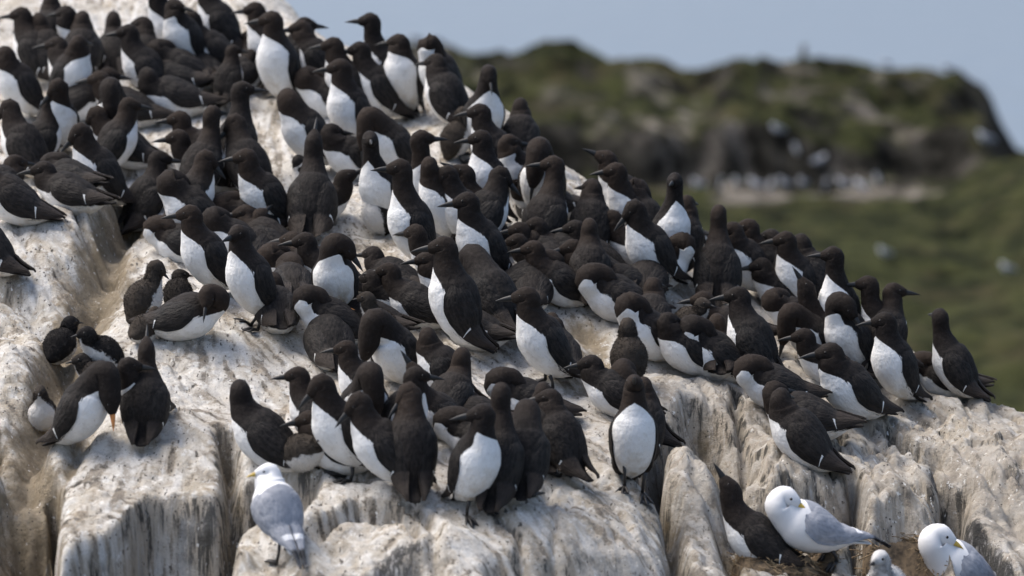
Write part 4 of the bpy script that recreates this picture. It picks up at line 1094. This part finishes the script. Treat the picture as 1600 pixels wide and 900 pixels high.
 (1135, 742, 168, 'M', 'u', 175, 'guillemot wedged in the crevice behind the right-hand kittiwake, bill up left', {'scale': 1.06, 'pitch': 38}),
]
for (hx, hy, phi, pose, head, hd, lab, opt) in G:
    make_bird('guillemot', hx, hy, phi, pose, head, hd, lab, group='guillemots crowded on the rock', **opt)

CH = [
 (83, 220, 10, 'M', 'h', 10, 'small grey chick half hidden left of the tall profile guillemot', {'scale': .9}),
 (721, 166, 20, 'U', 'h', 5, 'black and white chick standing on pale rock near the top ridge', {'scale': 1.25, 'feet': True}),
 (464, 241, 200, 'V', 'h', 10, 'black chick with white flank left of the sky-pointing bird in the centre', {'scale': 1.1}),
 (576, 276, 210, 'U', 'n', 180, 'pale-fronted half-grown chick looking left in the centre', {'scale': 1.25}),
 (322, 301, 250, 'S', 'h', 230, 'tiny chick head under the right-looking guillemot, centre left', {'scale': .9}),
 (340, 336, 250, 'S', 'h', 200, 'dark chick sheltered under the bent guillemot, centre left', {'scale': .85}),
 (247, 405, 20, 'U', 'o', 10, 'fluffy black chick with white belly standing on the left boulder', {'scale': 1.28}),
 (243, 478, 60, 'S', 'h', 60, 'brown downy chick at the tail of the sitting guillemot', {'scale': 1.0}),
 (278, 420, 90, 'S', 'h', 20, 'dark chick huddled behind the standing fluffy one', {'scale': 1.1}),
 (111, 493, 60, 'M', 'h', 40, 'black chick in the left gully, rear one of three', {'scale': 1.15}),
 (138, 509, 220, 'M', 'h', 210, 'black chick with white breast in the left gully, middle of three', {'scale': 1.2}),
 (131, 551, 150, 'S', 'h', 200, 'black chick in the left gully just above the bowed guillemot', {'scale': 1.15}),
 (63, 601, 265, 'V', 'h', 270, 'white-breasted chick sitting in the mud at far left', {'scale': 1.0}),
 (571, 455, 185, 'V', 'n', 178, 'black-headed chick with bill left in front of the bowed white oval', {'scale': 1.15}),
 (590, 543, 200, 'S', 'h', 190, 'dark chick under the big smooth white oval, lower centre', {'scale': 1.0}),
 (508, 668, 330, 'S', 'h', 250, 'grey chick with pale cheek under the stooping guillemot', {'scale': 1.28}),
 (979, 496, 100, 'U', 'h', 60, 'brown-grey fluffy chick seen from behind on bare tan rock', {'scale': 1.35}),
 (1095, 464, 330, 'M', 'h', 330, 'black chick with grey bill between the birds right of centre', {'scale': 1.15}),
]
for (hx, hy, phi, pose, head, hd, lab, opt) in CH:
    make_bird('chick', hx, hy, phi, pose, head, hd, lab, name='guillemot_chick', cat='chick', group='guillemot chicks', **opt)

# ------------------------------------------------------------------ kittiwakes, their chick and the nests
KW = [
 (420, 723, 118, 'L', 'h', 198, 'kittiwake standing on the lower left ledge, grey back to us, yellow bill', {'scale': .88, 'feet': True, 'pitch': 44, 'fat': 1.04}),
 (1223, 759, 195, 'S', 'r', 5, 'kittiwake on the twig nest with head turned back and black wing tips', {'scale': 1.04, 'feet': True, 'pitch': 22}),
 (1465, 818, 205, 'M', 'r', 10, 'kittiwake cut by the bottom edge at right, preening, white head', {'scale': 1.12, 'pitch': 30}),
]
for (hx, hy, phi, pose, head, hd, lab, opt) in KW:
    make_bird('kittiwake', hx, hy, phi, pose, head, hd, lab, cat='gull', group='kittiwakes on the lower ledges', **opt)
_kc = make_bird('chick', 1374, 860, 250, 'M', 'n', 235, 'pale grey kittiwake chick beside the preening kittiwake at the bottom edge', scale=1.3, name='kittiwake_chick', cat='chick')
for _ch in _kc.children:
    if _ch.name.startswith('body'): _ch.data.materials[0] = M['grey_down']

M['nest'] = m_plain('nest_mud', (0.16, 0.115, 0.07), 0.95, 45, 0.6, 0.9, (0.06, 0.045, 0.03))
M['twig'] = m_plain('dry_stalks', (0.23, 0.17, 0.10), 0.9, 30, 0.5, 0.3, (0.09, 0.06, 0.035))
def nest(px, py, rx, ry, hh, lab, seed):
    rs = np.random.default_rng(seed)
    q = hit(px, py, ground)
    nr, na = 14, 48
    rr = np.linspace(0.02, 1.25, nr)[:, None]; an = np.linspace(0, 2 * np.pi, na, endpoint=False)[None]
    X = rr * np.cos(an) * rx; Y = rr * np.sin(an) * ry
    Z = hh * (np.exp(-((rr - 0.75) / 0.28) ** 2) * 0.8 + 0.45 * (rr < 0.75)) + 0 * an
    Z = np.where(rr > 1.1, -0.10, Z) + 0.012 * fbm(X * 25, Y * 25, 0, seed, 3)
    zz = ground(q[0] + X, q[1] + Y) - q[2]
    Z = Z + np.clip(zz, -0.12, 0.10)
    V = np.stack([X, Y, Z], -1).reshape(-1, 3)
    root = bpy.data.objects.new('nest', None); COL.objects.link(root); root.location = q
    tag(root, lab, 'nest', 'kittiwake nests')
    link('nest_bowl', mesh_from('nest_bowl', V, [tuple(x) for x in quad_grid(nr, na, True)] + [tuple(range(na))[::-1]], M['nest']), root)
    Vt, Ft = [], []
    for k in range(420):
        a = rs.uniform(0, 2 * np.pi); r = rs.uniform(.45, 1.1)
        c = np.array([r * math.cos(a) * rx, r * math.sin(a) * ry, 0])
        c[2] = hh * (math.exp(-((r - .75) / .28) ** 2) * .8 + .45 * (r < .75)) + float(np.clip(ground(q[0] + c[0], q[1] + c[1]) - q[2], -.12, .10)) + rs.uniform(.002, .012)
        t = np.array([-math.sin(a), math.cos(a), 0]) + rs.normal(0, .5, 3) * (1, 1, .25); t = nrm(t)
        L = rs.uniform(.03, .10); b = rs.normal(0, .012, 3)
        tube(Vt, Ft, [c - t * L / 2, c + b * .6, c + t * L / 2 - (0, 0, .012)], rs.uniform(.0009, .0022), 4)
    st = link('stalks', mesh_from('stalks', np.array(Vt), Ft, M['twig']), root); st['kind'] = 'stuff'
    return root
nest(1225, 884, .17, .14, .035, 'twiggy mud nest under the standing kittiwake, lower right', 3)
nest(1400, 905, .17, .14, .03, 'nest at the bottom edge holding the grey kittiwake chick', 4)

# ------------------------------------------------------------------ distant birds and the post on the island
M['fbody'] = m_plain('far_gull_white', (0.66, 0.66, 0.67), 0.8, 20, 0.1)
M['fgrey'] = m_plain('far_gull_grey', (0.24, 0.26, 0.30), 0.8, 20)
M['fdark'] = m_plain('far_auk_dark', (0.03, 0.027, 0.025), 0.8, 20)
def ellip(V, F, c, r, a=10, b=7, tilt=0.0):
    o = len(V); ct, st = math.cos(tilt), math.sin(tilt)
    for i in range(b):
        th = 0.08 + (np.pi - 0.16) * i / (b - 1)
        for j in range(a):
            ph = 2 * np.pi * j / a
            x, y, z = r[0] * math.cos(th), r[1] * math.sin(th) * math.cos(ph), r[2] * math.sin(th) * math.sin(ph)
            V.append((c[0] + x * ct - z * st, c[1] + y, c[2] + x * st + z * ct))
    for q in quad_grid(b, a, True): F.append(tuple(int(k) + o for k in q))
    F.append(tuple(o + j for j in range(a))[::-1]); F.append(tuple(o + (b - 1) * a + j for j in range(a)))
def far_bird(px, py, phi, dark, lab, size=1.0):
    P = at(np.full(900, float(px)), np.full(900, float(py)), np.linspace(45, 116, 900))
    g = P[:, 2] - far_ground(P[:, 0], P[:, 1]); k = np.where(g <= 0)[0]
    q = P[k[0]] if len(k) else P[int(np.argmin(g))]
    root = bpy.data.objects.new('far_auk' if dark else 'far_gull', None); COL.objects.link(root)
    root.location = (q[0], q[1], float(far_ground(q[0], q[1]))); root.rotation_euler = (0, 0, R(phi)); root.scale = (size,) * 3
    tag(root, lab, 'seabird', 'distant birds on the island')
    V, F = [], []
    tl = 1.15 if dark else 0.3
    ellip(V, F, (0, 0, .20), (.17, .085, .085), tilt=tl)
    ellip(V, F, (.10, 0, .36 if dark else .30), (.07, .045, .05), tilt=tl * .8)
    link('body', mesh_from('body', np.array(V), F, M['fbody']), root)
    V, F = [], []
    ellip(V, F, (.12 if dark else .15, 0, .42 if dark else .34), (.055, .042, .045))
    tube(V, F, [(.17, 0, .41 if dark else .335), (.22, 0, .40 if dark else .32)], [.012, .003], 5)
    link('head', mesh_from('head', np.array(V), F, M['fdark'] if dark else M['fbody']), root)
    for s in (1, -1):
        V, F = [], []
        ellip(V, F, (-.05, s * .06, .21), (.19, .035, .075), tilt=tl)
        link('wing', mesh_from('wing', np.array(V), F, M['fdark'] if dark else M['fgrey']), root)
        V, F = [], []
        tube(V, F, [(0, s * .03, -.02), (0, s * .03, .14)], [.009, .009], 5)
        link('leg', mesh_from('leg', np.array(V), F, M['foot']), root)
_spots = ['beside the strip\'s left end', 'second along the pale strip', 'third along the pale strip', 'fourth along the pale strip', 'fifth along the pale strip',
          'sixth along the pale strip', 'seventh along the pale strip', 'eighth along the pale strip', 'ninth along the pale strip', 'tenth along the pale strip', 'at the right end of the pale strip']
for k, (px, py) in enumerate([(1092, 300), (1122, 301), (1150, 297), (1180, 300), (1203, 302), (1226, 298), (1255, 299), (1286, 303), (1318, 300), (1345, 303), (1372, 292)]):
    far_bird(px, py, [200, 20, 250, 160, 300, 190, 230, 10, 180, 150, 210][k], k % 3 == 1, 'blurred %s bird %s on the island' % ('dark' if k % 3 == 1 else 'white', _spots[k]))
for px, py, phi, dk, lab, s in [
    (1540, 232, 190, False, 'blurred white gull on the green slope at far right', 1.25), (1382, 408, 200, False, 'blurred white gull on the grass below the pale strip', .85),
    (1574, 432, 190, False, 'blurred white gull on the grass at the right edge', .85), (1480, 116, 200, False, 'blurred white gull on the island top near its right end', .9),
    (1385, 108, 180, False, 'blurred pale gull on the island skyline, right of the post', .8), (1215, 218, 190, False, 'blurred white gull on the dark cliff ledge', 1.0),
    (1245, 245, 200, True, 'blurred dark auk on the cliff ledge below the gull', 1.0), (1280, 262, 20, False, 'blurred white gull low on the dark cliff', 1.0),
    (650, 74, 190, False, 'blurred gull on the far skyline behind the ridge, left of two', 1.1), (680, 76, 200, False, 'blurred gull on the far skyline behind the ridge, right of two', 1.1)]:
    far_bird(px, py, phi, dk, lab, s)
# post
_q = at(1255.0, 98.0, 109.0); _pz = float(far_ground(_q[0], _q[1]))
V, F = [], []
tube(V, F, [(0, 0, -.2), (0, 0, .3), (.02, 0, .62)], [.10, .095, .085], 8); tube(V, F, [(-.06, 0, .28), (.10, 0, .46)], [.05, .04], 6)
_po = link('wooden_post', mesh_from('wooden_post', np.array(V), F, m_plain('weathered_wood', (0.09, 0.085, 0.075), 0.9)))
_po.location = (_q[0], _q[1], _pz)
tag(_po, 'short weathered post standing on the island skyline', 'post')
